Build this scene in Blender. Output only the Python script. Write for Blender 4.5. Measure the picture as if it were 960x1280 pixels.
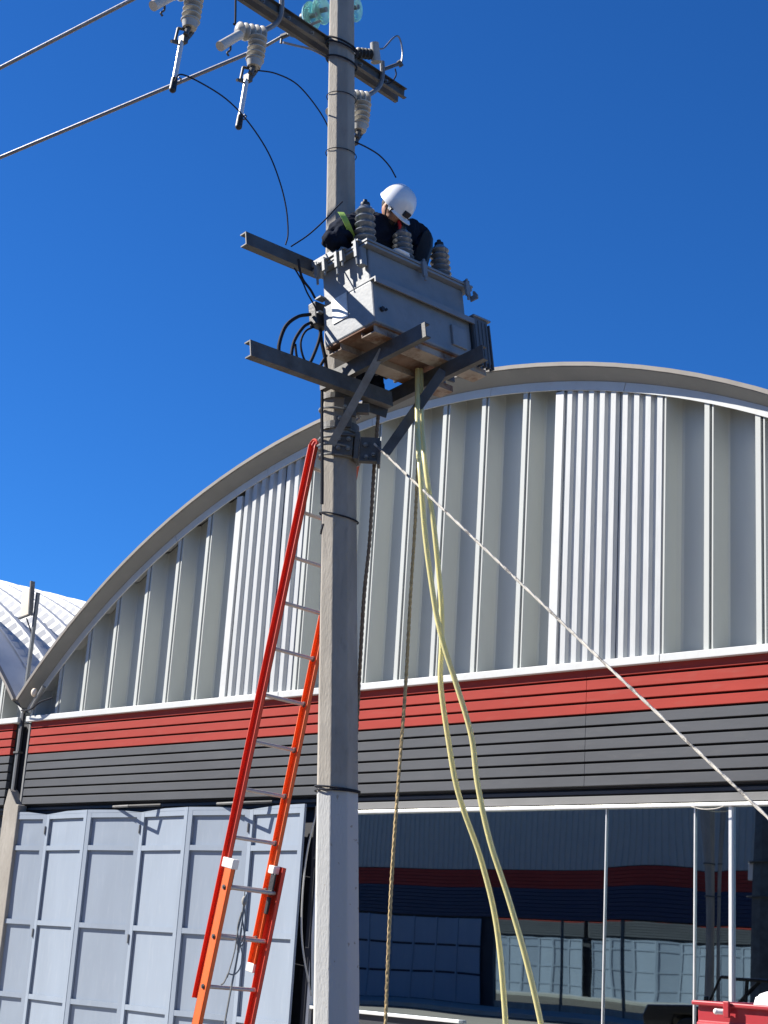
import bpy, bmesh, math, random
from mathutils import Vector, Matrix, noise
random.seed(7)
for o in list(bpy.data.objects): bpy.data.objects.remove(o)
SC = bpy.context.scene
COL = SC.collection
R = math.radians
# ------------------------------------------------------------------ camera
FPX = 1923.0
YAW, PITCH, ROLL = R(43.8024), R(16.0898), R(3.6745)
CAM = Vector((0, 0, 1.6))
_fw = Vector((-math.sin(YAW)*math.cos(PITCH), math.cos(YAW)*math.cos(PITCH), math.sin(PITCH)))
_r0 = Vector((math.cos(YAW), math.sin(YAW), 0)); _u0 = _r0.cross(_fw)
_r = _r0*math.cos(ROLL)+_u0*math.sin(ROLL); _u = -_r0*math.sin(ROLL)+_u0*math.cos(ROLL)
cd = bpy.data.cameras.new('camera'); cam = bpy.data.objects.new('camera', cd); COL.objects.link(cam)
cam.matrix_world = Matrix(((_r.x, _u.x, -_fw.x, CAM.x), (_r.y, _u.y, -_fw.y, CAM.y), (_r.z, _u.z, -_fw.z, CAM.z), (0, 0, 0, 1)))
cd.sensor_fit = 'VERTICAL'; cd.sensor_height = 36; cd.lens = 36*FPX/1280; cd.clip_end = 3000; cd.clip_start = .05
SC.camera = cam
# ------------------------------------------------------------------ light
SUN_H = Vector((-.848, -.530, 0)).normalized(); SUN_EL = R(37)
SUN = (SUN_H*math.cos(SUN_EL)+Vector((0, 0, math.sin(SUN_EL)))).normalized()
w = bpy.data.worlds.new('World'); SC.world = w; w.use_nodes = True
nt = w.node_tree; nt.nodes.clear()
sky = nt.nodes.new('ShaderNodeTexSky'); sky.sky_type = 'NISHITA'; sky.sun_disc = False
sky.sun_elevation = SUN_EL; sky.sun_rotation = math.atan2(SUN_H.x, SUN_H.y)
sky.altitude = 1800; sky.air_density = 1.0; sky.dust_density = .2; sky.ozone_density = 5.0
bg = nt.nodes.new('ShaderNodeBackground'); bg.inputs[1].default_value = .05
hs = nt.nodes.new('ShaderNodeMixRGB'); hs.blend_type = 'MULTIPLY'; hs.inputs[0].default_value = 1; hs.inputs[2].default_value = (.50, 1.0, 1.45, 1)   # phone white balance
wo = nt.nodes.new('ShaderNodeOutputWorld')
sa_ = nt.nodes.new('ShaderNodeHueSaturation'); sa_.inputs['Saturation'].default_value = 1.15
nt.links.new(sky.outputs[0], sa_.inputs['Color']); nt.links.new(sa_.outputs[0], hs.inputs[1]); nt.links.new(hs.outputs[0], bg.inputs[0]); nt.links.new(bg.outputs[0], wo.inputs[0])
sl = bpy.data.lights.new('sun', 'SUN'); sl.energy = 5.0; sl.angle = R(.5); sl.color = (1, .95, .87)
so = bpy.data.objects.new('sun', sl); COL.objects.link(so)
so.rotation_euler = (-SUN).to_track_quat('-Z', 'Y').to_euler()
so.location = (-20, -20, 30)
SC.view_settings.view_transform = 'Standard'; SC.view_settings.look = 'None'
SC.view_settings.exposure = 1.15; SC.view_settings.gamma = 1
SC.cycles.max_bounces = 10; SC.cycles.glossy_bounces = 6
# ------------------------------------------------------------------ helpers
def ray(px, py):
    return _fw + _r*((px-480)/FPX) - _u*((py-640)/FPX)
def atY(px, py, Y): d = ray(px, py); return CAM+d*(Y/d.y)
def atX(px, py, X): d = ray(px, py); return CAM+d*(X/d.x)
def atR(px, py, rng): d = ray(px, py); return CAM+d*(rng/math.hypot(d.x, d.y))
I4 = Matrix.Identity(4)
def frame(o, z, xhint=Vector((1, 0, 0))):
    """matrix at o, local z along z"""
    z = Vector(z).normalized(); x = Vector(xhint)-z*Vector(xhint).dot(z)
    if x.length < 1e-4: x = Vector((0, 1, 0))-z*z.y
    x.normalize(); y = z.cross(x)
    return Matrix(((x.x, y.x, z.x, o[0]), (x.y, y.y, z.y, o[1]), (x.z, y.z, z.z, o[2]), (0, 0, 0, 1)))
class G:
    def __init__(s): s.v = []; s.f = []
    def add(s, vs, fs, M=None):
        n = len(s.v)
        s.v += [tuple(M @ Vector(v)) if M is not None else tuple(v) for v in vs]
        s.f += [tuple(i+n for i in f) for f in fs]; return s
    def box(s, a, b, M=None):
        x0, y0, z0 = a; x1, y1, z1 = b
        x0, x1 = min(x0, x1), max(x0, x1); y0, y1 = min(y0, y1), max(y0, y1); z0, z1 = min(z0, z1), max(z0, z1)
        return s.add([(x0, y0, z0), (x1, y0, z0), (x1, y1, z0), (x0, y1, z0), (x0, y0, z1), (x1, y0, z1), (x1, y1, z1), (x0, y1, z1)],
                     [(0, 3, 2, 1), (4, 5, 6, 7), (0, 1, 5, 4), (1, 2, 6, 5), (2, 3, 7, 6), (3, 0, 4, 7)], M)
    def cyl(s, p, q, r, r2=None, n=12, caps=True):
        p = Vector(p); q = Vector(q); M = frame(p, q-p); L = (q-p).length; r2 = r if r2 is None else r2
        vs = [(r*math.cos(2*math.pi*i/n), r*math.sin(2*math.pi*i/n), 0) for i in range(n)]+[(r2*math.cos(2*math.pi*i/n), r2*math.sin(2*math.pi*i/n), L) for i in range(n)]
        fs = [(i, (i+1) % n, n+(i+1) % n, n+i) for i in range(n)]
        if caps: fs += [tuple(range(n))[::-1], tuple(range(n, 2*n))]
        return s.add(vs, fs, M)
    def tube(s, pts, r, n=8, closed=False):
        pts = [Vector(p) for p in pts]; m = len(pts); vs = []; prev = None
        for i, p in enumerate(pts):
            if closed: t = (pts[(i+1) % m]-pts[i-1])
            else: t = pts[min(i+1, m-1)]-pts[max(i-1, 0)]
            t.normalize()
            if prev is None:
                x = Vector((0, 0, 1)).cross(t)
                if x.length < 1e-3: x = Vector((1, 0, 0)).cross(t)
            else: x = prev-t*prev.dot(t)
            x.normalize(); prev = x; y = t.cross(x)
            rr = r[i] if isinstance(r, (list, tuple)) else r
            for k in range(n):
                a = 2*math.pi*k/n; vs.append(p+x*(rr*math.cos(a))+y*(rr*math.sin(a)))
        fs = []
        for i in range(m if closed else m-1):
            j = (i+1) % m
            for k in range(n): fs.append((i*n+k, i*n+(k+1) % n, j*n+(k+1) % n, j*n+k))
        if not closed: fs += [tuple(range(n))[::-1], tuple(range((m-1)*n, m*n))]
        return s.add(vs, fs)
    def lathe(s, prof, M=None, n=20, caps=True):
        vs = []; m = len(prof)
        for r, z in prof:
            for k in range(n): a = 2*math.pi*k/n; vs.append((r*math.cos(a), r*math.sin(a), z))
        fs = [(i*n+k, i*n+(k+1) % n, (i+1)*n+(k+1) % n, (i+1)*n+k) for i in range(m-1) for k in range(n)]
        if caps: fs += [tuple(range(n))[::-1], tuple(range((m-1)*n, m*n))]
        return s.add(vs, fs, M)
    def prism(s, poly, h0, h1, M=None):
        """poly in local xy, extruded along local z"""
        n = len(poly)
        return s.add([(x, y, h0) for x, y in poly]+[(x, y, h1) for x, y in poly],
                     [tuple(range(n))[::-1], tuple(range(n, 2*n))]+[(i, (i+1) % n, n+(i+1) % n, n+i) for i in range(n)], M)
    def sphere(s, c, r, M=None, n=14, m=9):
        rx, ry, rz = r if isinstance(r, (tuple, list)) else (r, r, r)
        prof = [(i, -math.pi/2+math.pi*(i+.0)/m) for i in range(m+1)]
        vs = []
        for _, a in prof:
            for k in range(n):
                b = 2*math.pi*k/n; vs.append((c[0]+rx*max(math.cos(a), .02)*math.cos(b), c[1]+ry*max(math.cos(a), .02)*math.sin(b), c[2]+rz*math.sin(a)))
        fs = [(i*n+k, i*n+(k+1) % n, (i+1)*n+(k+1) % n, (i+1)*n+k) for i in range(m) for k in range(n)]+[tuple(range(n))[::-1], tuple(range(m*n, m*n+n))]
        return s.add(vs, fs, M)
    def mesh(s, name, mat, smooth=False, angle=None):
        me = bpy.data.meshes.new(name); me.from_pydata(s.v, [], s.f)
        if mat: me.materials.append(mat)
        bm = bmesh.new(); bm.from_mesh(me); bmesh.ops.recalc_face_normals(bm, faces=bm.faces)
        if smooth:
            for f in bm.faces: f.smooth = True
            for e in bm.edges:
                if len(e.link_faces) == 2 and e.calc_face_angle(0) > R(38): e.smooth = False
        bm.to_mesh(me); bm.free(); return me
    def build(s, name, mat, parent=None, smooth=False, bevel=0, tag=None):
        return link(name, s.mesh(name, mat, smooth), parent, bevel)
def link(name, me, parent=None, bevel=0):
    o = bpy.data.objects.new(name, me); COL.objects.link(o)
    if parent: attach(o, parent)
    if bevel:
        b = o.modifiers.new('bevel', 'BEVEL'); b.width = bevel; b.segments = 2; b.limit_method = 'ANGLE'; b.angle_limit = R(35)
    return o
def world_of(p):
    M = p.matrix_basis.copy()
    if p.parent: M = world_of(p.parent) @ p.matrix_parent_inverse @ M
    return M
def attach(o, parent):
    o.parent = parent; o.matrix_parent_inverse = world_of(parent).inverted()
def thing(name, label, cat, loc=(0, 0, 0), group=None):
    o = bpy.data.objects.new(name, None); COL.objects.link(o); o.location = loc; o.empty_display_size = .2
    return tag(o, label, cat, group)
def tag(o, label, cat, group=None):
    o['label'] = label; o['category'] = cat
    if group: o['group'] = group
    return o
def structure(o): o['kind'] = 'structure'; return o
def smooth_pts(pts, k=6):
    """Catmull-Rom"""
    P = [Vector(p) for p in pts]; P = [P[0]*2-P[1]]+P+[P[-1]*2-P[-2]]; out = []
    for i in range(1, len(P)-2):
        for j in range(k):
            t = j/k; a, b, c, d = P[i-1:i+3]
            out.append(.5*((2*b)+(c-a)*t+(2*a-5*b+4*c-d)*t*t+(3*b-a-3*c+d)*t**3))
    out.append(P[-2]); return out
# ------------------------------------------------------------------ materials
def mat(name, col, rough=.6, metal=0., var=.12, scale=3., bump=.15, bscale=60., col2=None, c2=(.45, .65), stretch=(1, 1, 1), spec=.5, dirt=0., dirtcol=(.12, .08, .05), trans=0, coat=0, detail=5):
    m = bpy.data.materials.new(name); m.use_nodes = True; t = m.node_tree; N = t.nodes; L = t.links
    b = N['Principled BSDF']; b.inputs['Roughness'].default_value = rough; b.inputs['Metallic'].default_value = metal
    b.inputs['Specular IOR Level'].default_value = spec
    if trans: b.inputs['Transmission Weight'].default_value = trans
    if coat: b.inputs['Coat Weight'].default_value = coat
    tc = N.new('ShaderNodeTexCoord'); mp = N.new('ShaderNodeMapping'); mp.inputs['Scale'].default_value = stretch
    L.new(tc.outputs['Object'], mp.inputs[0])
    n1 = N.new('ShaderNodeTexNoise'); n1.inputs['Scale'].default_value = scale; n1.inputs['Detail'].default_value = detail; n1.inputs['Roughness'].default_value = .6
    L.new(mp.outputs[0], n1.inputs['Vector'])
    r = N.new('ShaderNodeValToRGB'); c = Vector(col[:3]); lo = c*(1-var); hi = c*(1+var)
    r.color_ramp.elements[0].position = .3; r.color_ramp.elements[1].position = .7
    r.color_ramp.elements[0].color = (*[max(0, min(1, x)) for x in lo], 1); r.color_ramp.elements[1].color = (*[max(0, min(1, x)) for x in hi], 1)
    L.new(n1.outputs['Fac'], r.inputs[0]); out = r.outputs[0]
    if col2:
        n2 = N.new('ShaderNodeTexNoise'); n2.inputs['Scale'].default_value = scale*.7; n2.inputs['Detail'].default_value = 8; n2.inputs['Roughness'].default_value = .7
        ad = N.new('ShaderNodeMapping'); ad.inputs['Location'].default_value = (5.3, 2.1, 7.7); ad.inputs['Scale'].default_value = stretch
        L.new(tc.outputs['Object'], ad.inputs[0]); L.new(ad.outputs[0], n2.inputs['Vector'])
        r2 = N.new('ShaderNodeValToRGB'); r2.color_ramp.elements[0].position = c2[0]; r2.color_ramp.elements[1].position = c2[1]
        L.new(n2.outputs['Fac'], r2.inputs[0])
        mx = N.new('ShaderNodeMixRGB'); L.new(r2.outputs[0], mx.inputs[0]); L.new(out, mx.inputs[1]); mx.inputs[2].default_value = (*col2, 1); out = mx.outputs[0]
    if dirt:
        n3 = N.new('ShaderNodeTexNoise'); n3.inputs['Scale'].default_value = scale*6; n3.inputs['Detail'].default_value = 6
        L.new(mp.outputs[0], n3.inputs['Vector'])
        r3 = N.new('ShaderNodeValToRGB'); r3.color_ramp.elements[0].position = .55; r3.color_ramp.elements[1].position = .75; r3.color_ramp.elements[1].color = (dirt, dirt, dirt, 1)
        L.new(n3.outputs['Fac'], r3.inputs[0]); mx = N.new('ShaderNodeMixRGB'); L.new(r3.outputs[0], mx.inputs[0]); L.new(out, mx.inputs[1]); mx.inputs[2].default_value = (*dirtcol, 1); out = mx.outputs[0]
    L.new(out, b.inputs['Base Color'])
    if bump:
        n4 = N.new('ShaderNodeTexNoise'); n4.inputs['Scale'].default_value = bscale; n4.inputs['Detail'].default_value = 6
        L.new(mp.outputs[0], n4.inputs['Vector'])
        bp = N.new('ShaderNodeBump'); bp.inputs['Strength'].default_value = bump; bp.inputs['Distance'].default_value = .01
        L.new(n4.outputs['Fac'], bp.inputs['Height']); L.new(bp.outputs[0], b.inputs['Normal'])
    return m
M = {}
M['asphalt'] = mat('road_concrete', (.105, .088, .066), .9, var=.25, scale=.7, bump=.5, bscale=90, dirt=.3, dirtcol=(.12, .11, .1))
M['pavement'] = mat('pavement', (.34, .32, .29), .9, var=.12, scale=1.5, bump=.3, bscale=60, dirt=.25)
M['kerb'] = mat('kerb', (.4, .38, .33), .9, var=.1, scale=2)
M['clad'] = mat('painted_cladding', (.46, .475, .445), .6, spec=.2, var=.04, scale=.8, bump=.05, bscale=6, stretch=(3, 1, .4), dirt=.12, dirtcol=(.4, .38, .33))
M['clad2'] = mat('opposite_cladding', (.40, .385, .35), .6, spec=.2, var=.04)  # even base tone of the building across the street
M['clad_trans'] = mat('translucent_sheet', (.46, .47, .46), .5, spec=.25, var=.08, scale=5, bump=.12, bscale=40, stretch=(6, 1, .5))
M['trim'] = mat('white_trim', (.54, .55, .535), .5, spec=.2, var=.05, scale=2, bump=.08, bscale=8, dirt=.25, dirtcol=(.4, .36, .3))
M['fascia'] = mat('arch_fascia', (.215, .213, .20), .6, spec=.15, var=.07, scale=1, bump=.06, bscale=7, dirt=.15, dirtcol=(.35, .33, .3))
M['flash'] = mat('roof_flashing', (.22, .20, .175), .6, spec=.2, var=.1, scale=3, bump=.1, bscale=10)
M['roof'] = mat('vault_sheet', (.50, .505, .50), .5, spec=.25, metal=.0, var=.08, scale=2, bump=.12, bscale=12, dirt=.3, dirtcol=(.42, .42, .42))
M['red'] = mat('red_slat', (.315, .043, .032), .6, spec=.08, var=.10, scale=1.2, bump=.06, bscale=20, stretch=(.5, 1, 2), dirt=.3, dirtcol=(.3, .09, .07))
M['grey'] = mat('charcoal_slat', (.078, .082, .089), .6, spec=.12, var=.12, scale=1.2, bump=.06, bscale=20, stretch=(.5, 1, 2), dirt=.3, dirtcol=(.11, .11, .11))
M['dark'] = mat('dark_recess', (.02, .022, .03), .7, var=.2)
M['navy'] = mat('navy_slat', (.006, .013, .05), .5, var=.08)
M['door'] = mat('pale_blue_steel', (.253, .295, .35), .55, spec=.2, var=.05, scale=1.5, bump=.09, bscale=5, stretch=(2, 2, .35), dirt=.16, dirtcol=(.4, .42, .45))
M['alu'] = mat('aluminium', (.70, .70, .67), .35, metal=.3, var=.06, scale=8, stretch=(1, 1, .3))
M['beige'] = mat('beige_lintel', (.16, .16, .155), .7, var=.08)
M['concrete'] = mat('concrete', (.31, .285, .245), .92, var=.16, scale=4, bump=.35, bscale=70, col2=(.26, .235, .20), stretch=(1, 1, .35), dirt=.5, dirtcol=(.2, .18, .16))
M['galv'] = mat('galvanised_steel', (.22, .225, .22), .5, metal=.35, var=.18, scale=9, bump=.12, bscale=60, col2=(.15, .14, .13), dirt=.35, dirtcol=(.2, .13, .09))
M['galvd'] = mat('weathered_steel', (.095, .097, .095), .6, metal=.2, var=.18, scale=7, bump=.12, bscale=60, col2=(.065, .06, .055), dirt=.35, dirtcol=(.16, .1, .07))
M['tank'] = mat('grey_tank_paint', (.22, .235, .245), .5, var=.08, scale=5, bump=.12, bscale=30, col2=(.165, .18, .19), c2=(.5, .75), dirt=.35, dirtcol=(.22, .2, .18))
M['fin'] = mat('dark_fin', (.09, .10, .11), .6, var=.2, scale=6)
M['rust'] = mat('rusty_bottom', (.22, .15, .11), .85, var=.2, scale=5, bump=.3, bscale=50, col2=(.14, .06, .03), c2=(.45, .6))
M['skid'] = mat('cream_skid', (.34, .30, .25), .8, var=.2, scale=5, bump=.2, bscale=50, col2=(.16, .08, .045), c2=(.47, .62))
M['porc'] = mat('grey_porcelain', (.17, .18, .185), .12, var=.06, scale=6, bump=0, coat=.5)
M['porc2'] = mat('cream_porcelain', (.40, .385, .345), .25, var=.1, scale=9, bump=.05, dirt=.2, dirtcol=(.25, .2, .15))
M['rubber'] = mat('black_rubber', (.018, .018, .02), .5, var=.2)
M['cable'] = mat('black_cable', (.02, .022, .03), .8, spec=.15, var=.2)
M['conductor'] = mat('aluminium_conductor', (.22, .22, .24), .4, metal=.6, var=.1, scale=30)
M['orange'] = mat('orange_fibreglass', (.78, .13, .018), .5, var=.07, scale=8, bump=.05, bscale=80, stretch=(1, 1, .3), dirt=.6, dirtcol=(.42, .12, .06))
M['shaderail'] = mat('shaded_fibreglass', (.62, .05, .02), .5, var=.07, scale=8, bump=.05, bscale=80, stretch=(1, 1, .3), dirt=.5, dirtcol=(.36, .09, .05))  # same orange ladder; shade put into the colour as a deeper red
M['rung'] = mat('rung_aluminium', (.45, .44, .41), .5, metal=.5, var=.1, scale=30, dirt=.3, dirtcol=(.3, .28, .25))
M['whiteplastic'] = mat('white_plastic', (.75, .73, .69), .5, var=.05, dirt=.2, dirtcol=(.4, .35, .3))
M['helmet'] = mat('white_helmet', (.78, .79, .79), .25, var=.02, bump=0, coat=.3)
M['jacket'] = mat('navy_jacket', (.010, .014, .026), .95, spec=.1, var=.25, scale=12, bump=.5, bscale=35)
M['green'] = mat('green_strap', (.33, .52, .10), .7, var=.08, bump=.2, bscale=200)
M['skin'] = mat('skin', (.34, .17, .105), .55, var=.08, scale=20, bump=.1)
M['hair'] = mat('dark_hair', (.02, .014, .01), .7, var=.2, bump=.4, bscale=200)
M['redcloth'] = mat('red_cloth', (.5, .02, .03), .8)
M['whitecloth'] = mat('white_cloth', (.8, .8, .78), .9, var=.05, bump=.3, bscale=30)
M['glove'] = mat('glove', (.10, .09, .08), .8)
M['redpaint'] = mat('red_cargo_paint', (.36, .02, .028), .45, var=.08, scale=4, bump=.06, bscale=15, coat=.3, dirt=.2, dirtcol=(.25, .05, .04))
M['ropebrown'] = mat('brown_rope', (.20, .14, .09), .9, var=.4, scale=60, bump=.4, bscale=200)
M['ropegold'] = mat('golden_rope', (.45, .33, .16), .9, var=.35, scale=50, bump=.4, bscale=200)
M['ropewhite'] = mat('white_rope', (.50, .47, .41), .8, var=.2, scale=12, bump=.4, bscale=200, col2=(.14, .13, .12), c2=(.54, .6))
M['ropegrey'] = mat('grey_cord', (.28, .27, .24), .9, var=.2)
M['black'] = mat('black_car_paint', (.012, .012, .014), .2, var=.1, bump=0, coat=.5)
M['lamp'] = mat('lamp_lens', (.7, .7, .68), .2, var=.02, bump=0)
M['postwhite'] = mat('grey_box', (.45, .45, .43), .6)
# glazing: mirror coated, slightly wavy
def mirror():
    m = bpy.data.materials.new('mirror_glass'); m.use_nodes = True; t = m.node_tree; N = t.nodes; L = t.links
    b = N['Principled BSDF']; b.inputs['Base Color'].default_value = (.41, .47, .49, 1); b.inputs['Metallic'].default_value = 1; b.inputs['Roughness'].default_value = .012
    tc = N.new('ShaderNodeTexCoord'); n = N.new('ShaderNodeTexNoise'); n.inputs['Scale'].default_value = .55; n.inputs['Detail'].default_value = 1
    L.new(tc.outputs['Object'], n.inputs['Vector']); bp = N.new('ShaderNodeBump'); bp.inputs['Strength'].default_value = .2; bp.inputs['Distance'].default_value = .01
    L.new(n.outputs['Fac'], bp.inputs['Height']); L.new(bp.outputs[0], b.inputs['Normal']); return m
M['mirror'] = mirror()
M['mirror2'] = M['mirror'].copy(); M['mirror2'].node_tree.nodes['Principled BSDF'].inputs['Base Color'].default_value = (.62, .70, .72, 1)
def clear(name, col, rough=.05, tw=.8, ior=1.45):
    m = bpy.data.materials.new(name); m.use_nodes = True; b = m.node_tree.nodes['Principled BSDF']
    b.inputs['Base Color'].default_value = (*col, 1); b.inputs['Roughness'].default_value = rough; b.inputs['Transmission Weight'].default_value = tw; b.inputs['IOR'].default_value = ior
    N = m.node_tree.nodes; L = m.node_tree.links; tc = N.new('ShaderNodeTexCoord'); n = N.new('ShaderNodeTexNoise'); n.inputs['Scale'].default_value = 8
    L.new(tc.outputs['Object'], n.inputs['Vector']); bp = N.new('ShaderNodeBump'); bp.inputs['Strength'].default_value = .1; L.new(n.outputs['Fac'], bp.inputs['Height']); L.new(bp.outputs[0], b.inputs['Normal'])
    return m
M['aqua'] = clear('aqua_glass', (.55, .9, .85), .08, .55)
M['hose'] = clear('yellow_hose', (.90, .83, .42), .25, .4, 1.25)
M['carglass'] = clear('car_glass', (.5, .55, .55), .02, .95, 1.1)
def painted_pole():
    m = M['concrete'].copy(); m.name = 'pole_concrete_painted'; t = m.node_tree; N = t.nodes; L = t.links
    b = N['Principled BSDF']; src = b.inputs['Base Color'].links[0].from_socket
    tc = N.new('ShaderNodeTexCoord'); sp = N.new('ShaderNodeSeparateXYZ'); L.new(tc.outputs['Object'], sp.inputs[0])
    n = N.new('ShaderNodeTexNoise'); n.inputs['Scale'].default_value = 25; L.new(tc.outputs['Object'], n.inputs['Vector'])
    a = N.new('ShaderNodeMath'); a.operation = 'MULTIPLY_ADD'; a.inputs[1].default_value = .03; L.new(n.outputs['Fac'], a.inputs[0]); L.new(sp.outputs['Z'], a.inputs[2])
    c = N.new('ShaderNodeMath'); c.operation = 'LESS_THAN'; c.inputs[1].default_value = 2.655; L.new(a.outputs[0], c.inputs[0])
    # chipped paint
    n2 = N.new('ShaderNodeTexNoise'); n2.inputs['Scale'].default_value = 14; n2.inputs['Detail'].default_value = 8; L.new(tc.outputs['Object'], n2.inputs['Vector'])
    g = N.new('ShaderNodeMath'); g.operation = 'GREATER_THAN'; g.inputs[1].default_value = .33; L.new(n2.outputs['Fac'], g.inputs[0])
    mu = N.new('ShaderNodeMath'); mu.operation = 'MULTIPLY'; L.new(c.outputs[0], mu.inputs[0]); L.new(g.outputs[0], mu.inputs[1])
    m2 = N.new('ShaderNodeMath'); m2.operation = 'MULTIPLY'; m2.inputs[1].default_value = .85; L.new(mu.outputs[0], m2.inputs[0])
    mx = N.new('ShaderNodeMixRGB'); L.new(m2.outputs[0], mx.inputs[0]); L.new(src, mx.inputs[1]); mx.inputs[2].default_value = (.44, .45, .445, 1)
    L.new(mx.outputs[0], b.inputs['Base Color']); return m
M['pole'] = painted_pole()
# ------------------------------------------------------------------ setting: ground, pavements
g = G(); g.add([(-1500, -1500, 0), (1500, -1500, 0), (1500, 1500, 0), (-1500, 1500, 0)], [(0, 1, 2, 3)])
structure(g.build('ground', M['asphalt']))
for y0, y1, nm in ((9.2, 14.5, 'pavement'), (-17.5, -12.0, 'pavement')):
    g = G(); g.box((-75, y0, .004), (40, y1, .12)); structure(g.build(nm, M['pavement']))
for y0 in (9.05, -12.0):
    g = G(); g.box((-75, y0, .004), (40, y0+.147, .135)); structure(g.build('kerb', M['kerb']))
# ------------------------------------------------------------------ arched warehouses
WY = 14.0; Z0 = 4.92
RIN, CZI, CX = 11.47, -2.98, -12.70       # lower edge of trim at the gable
OV = .24                                  # overhang of the fascia
k_ = (WY-OV)/WY
ROUT, CZO = 11.66*k_, 1.6+(-2.76-1.6)*k_
def arch(cx, r, cz, phi): return cx+r*math.sin(phi), cz+r*math.cos(phi)
def arch_band(g, cx, r0, cz0, r1, cz1, y0, y1, ph0, ph1, n=48):
    """solid curved band: r0 inner, r1 outer, from y0 (front) to y1"""
    vs = []
    for i in range(n+1):
        p = ph0+(ph1-ph0)*i/n
        a = arch(cx, r0, cz0, p); b = arch(cx, r1, cz1, p)
        vs += [(a[0], y0, a[1]), (b[0], y0, b[1]), (b[0], y1, b[1]), (a[0], y1, a[1])]
    fs = []
    for i in range(n):
        for k in range(4): fs.append((i*4+k, i*4+(k+1) % 4, i*4+4+(k+1) % 4, i*4+4+k))
    fs += [(0, 1, 2, 3), (n*4+3, n*4+2, n*4+1, n*4)]
    g.add(vs, fs)
def top_z(cx, x, r=RIN+.19, cz=CZI): return cz+math.sqrt(max(0, r*r-(x-cx)**2))
def sheet(g, prof, cx, z0, y, cap=True):
    """profile [(x, depth)] as a folded sheet standing on z0 up to the arch"""
    P = []
    for i in range(len(prof)-1):
        (xa, da), (xb, db) = prof[i], prof[i+1]; n = max(1, int(abs(xb-xa)/.12))
        for j in range(n): t = j/n; P.append((xa+(xb-xa)*t, da+(db-da)*t))
    P.append(prof[-1]); vs = []
    for x, d in P: vs += [(x, y+d, z0), (x, y+d, max(z0+.02, top_z(cx, x)))]
    g.add(vs, [(2*i, 2*i+2, 2*i+3, 2*i+1) for i in range(len(P)-1)])
def pan_prof(x0, x1):
    w = x1-x0; dp = .15
    return [(x0, .0), (x0+.062, .0), (x0+.064, .07), (x0+.090, .07), (x0+.092, .008), (x0+.110, .008), (x0+.114, .06),
            (x0+.122, .13), (x0+.133, .20), (x0+.145, .25), (x0+.165, .27), (x1-.07, .27), (x1-.05, .22), (x1, 0)]
def corr_prof(x0, x1, n):
    P = []; p = (x1-x0)/n
    for i in range(n):
        a = x0+i*p; P += [(a, .045), (a+p*.22, .045), (a+p*.36, .0), (a+p*.80, .0), (a+p*.94, .045)]
    P.append((x1, .045)); return P
def vault(cx, y0, y1, parent, rib=.61):
    g = G(); arch_band(g, cx, ROUT-.028, CZO, ROUT-.004, CZO, WY-OV+.052, y0+.06, -R(46.5), R(46.5)); g.build('eave_sheet', M['roof'], parent, smooth=True)
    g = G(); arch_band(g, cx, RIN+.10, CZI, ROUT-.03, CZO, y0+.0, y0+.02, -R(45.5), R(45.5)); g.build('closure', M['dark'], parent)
    y0 += .03
    """deep-ribbed roof shell of the vault; each arch sheet a piece"""
    PH = R(46.5); n = 72
    y = y0; k = 0; src = None
    while y < y1:
        e = y+rib if k < 12 else min(y1, y+rib)
        g = G(); prof = [(y, 0), (y+.045, 0), (y+.06, -.02), (y+.17, -.17), (y+rib-.17, -.17), (y+rib-.06, -.02), (y+rib-.045, -.0), (y+rib, .0)]
        vs = []
        for i in range(n*2+1):
            p = -PH+2*PH*i/(n*2); cr = .03*(i % 2)
            for yy, d in prof:
                x, z = arch(cx, ROUT+.01+d-(cr if d < -.01 else 0), CZO, p); vs.append((x, yy-0, z))
        m = len(prof)
        g.add(vs, [(i*m+j, i*m+j+1, (i+1)*m+j+1, (i+1)*m+j) for i in range(n*2) for j in range(m-1)])
        if src is None:
            o = g.build('roof_sheet', M['roof'], parent); src = o.data; ybase = y
        else:
            o = link('roof_sheet', src, parent); o.location = (0, y-ybase, 0)
        y += rib; k += 1
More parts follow.
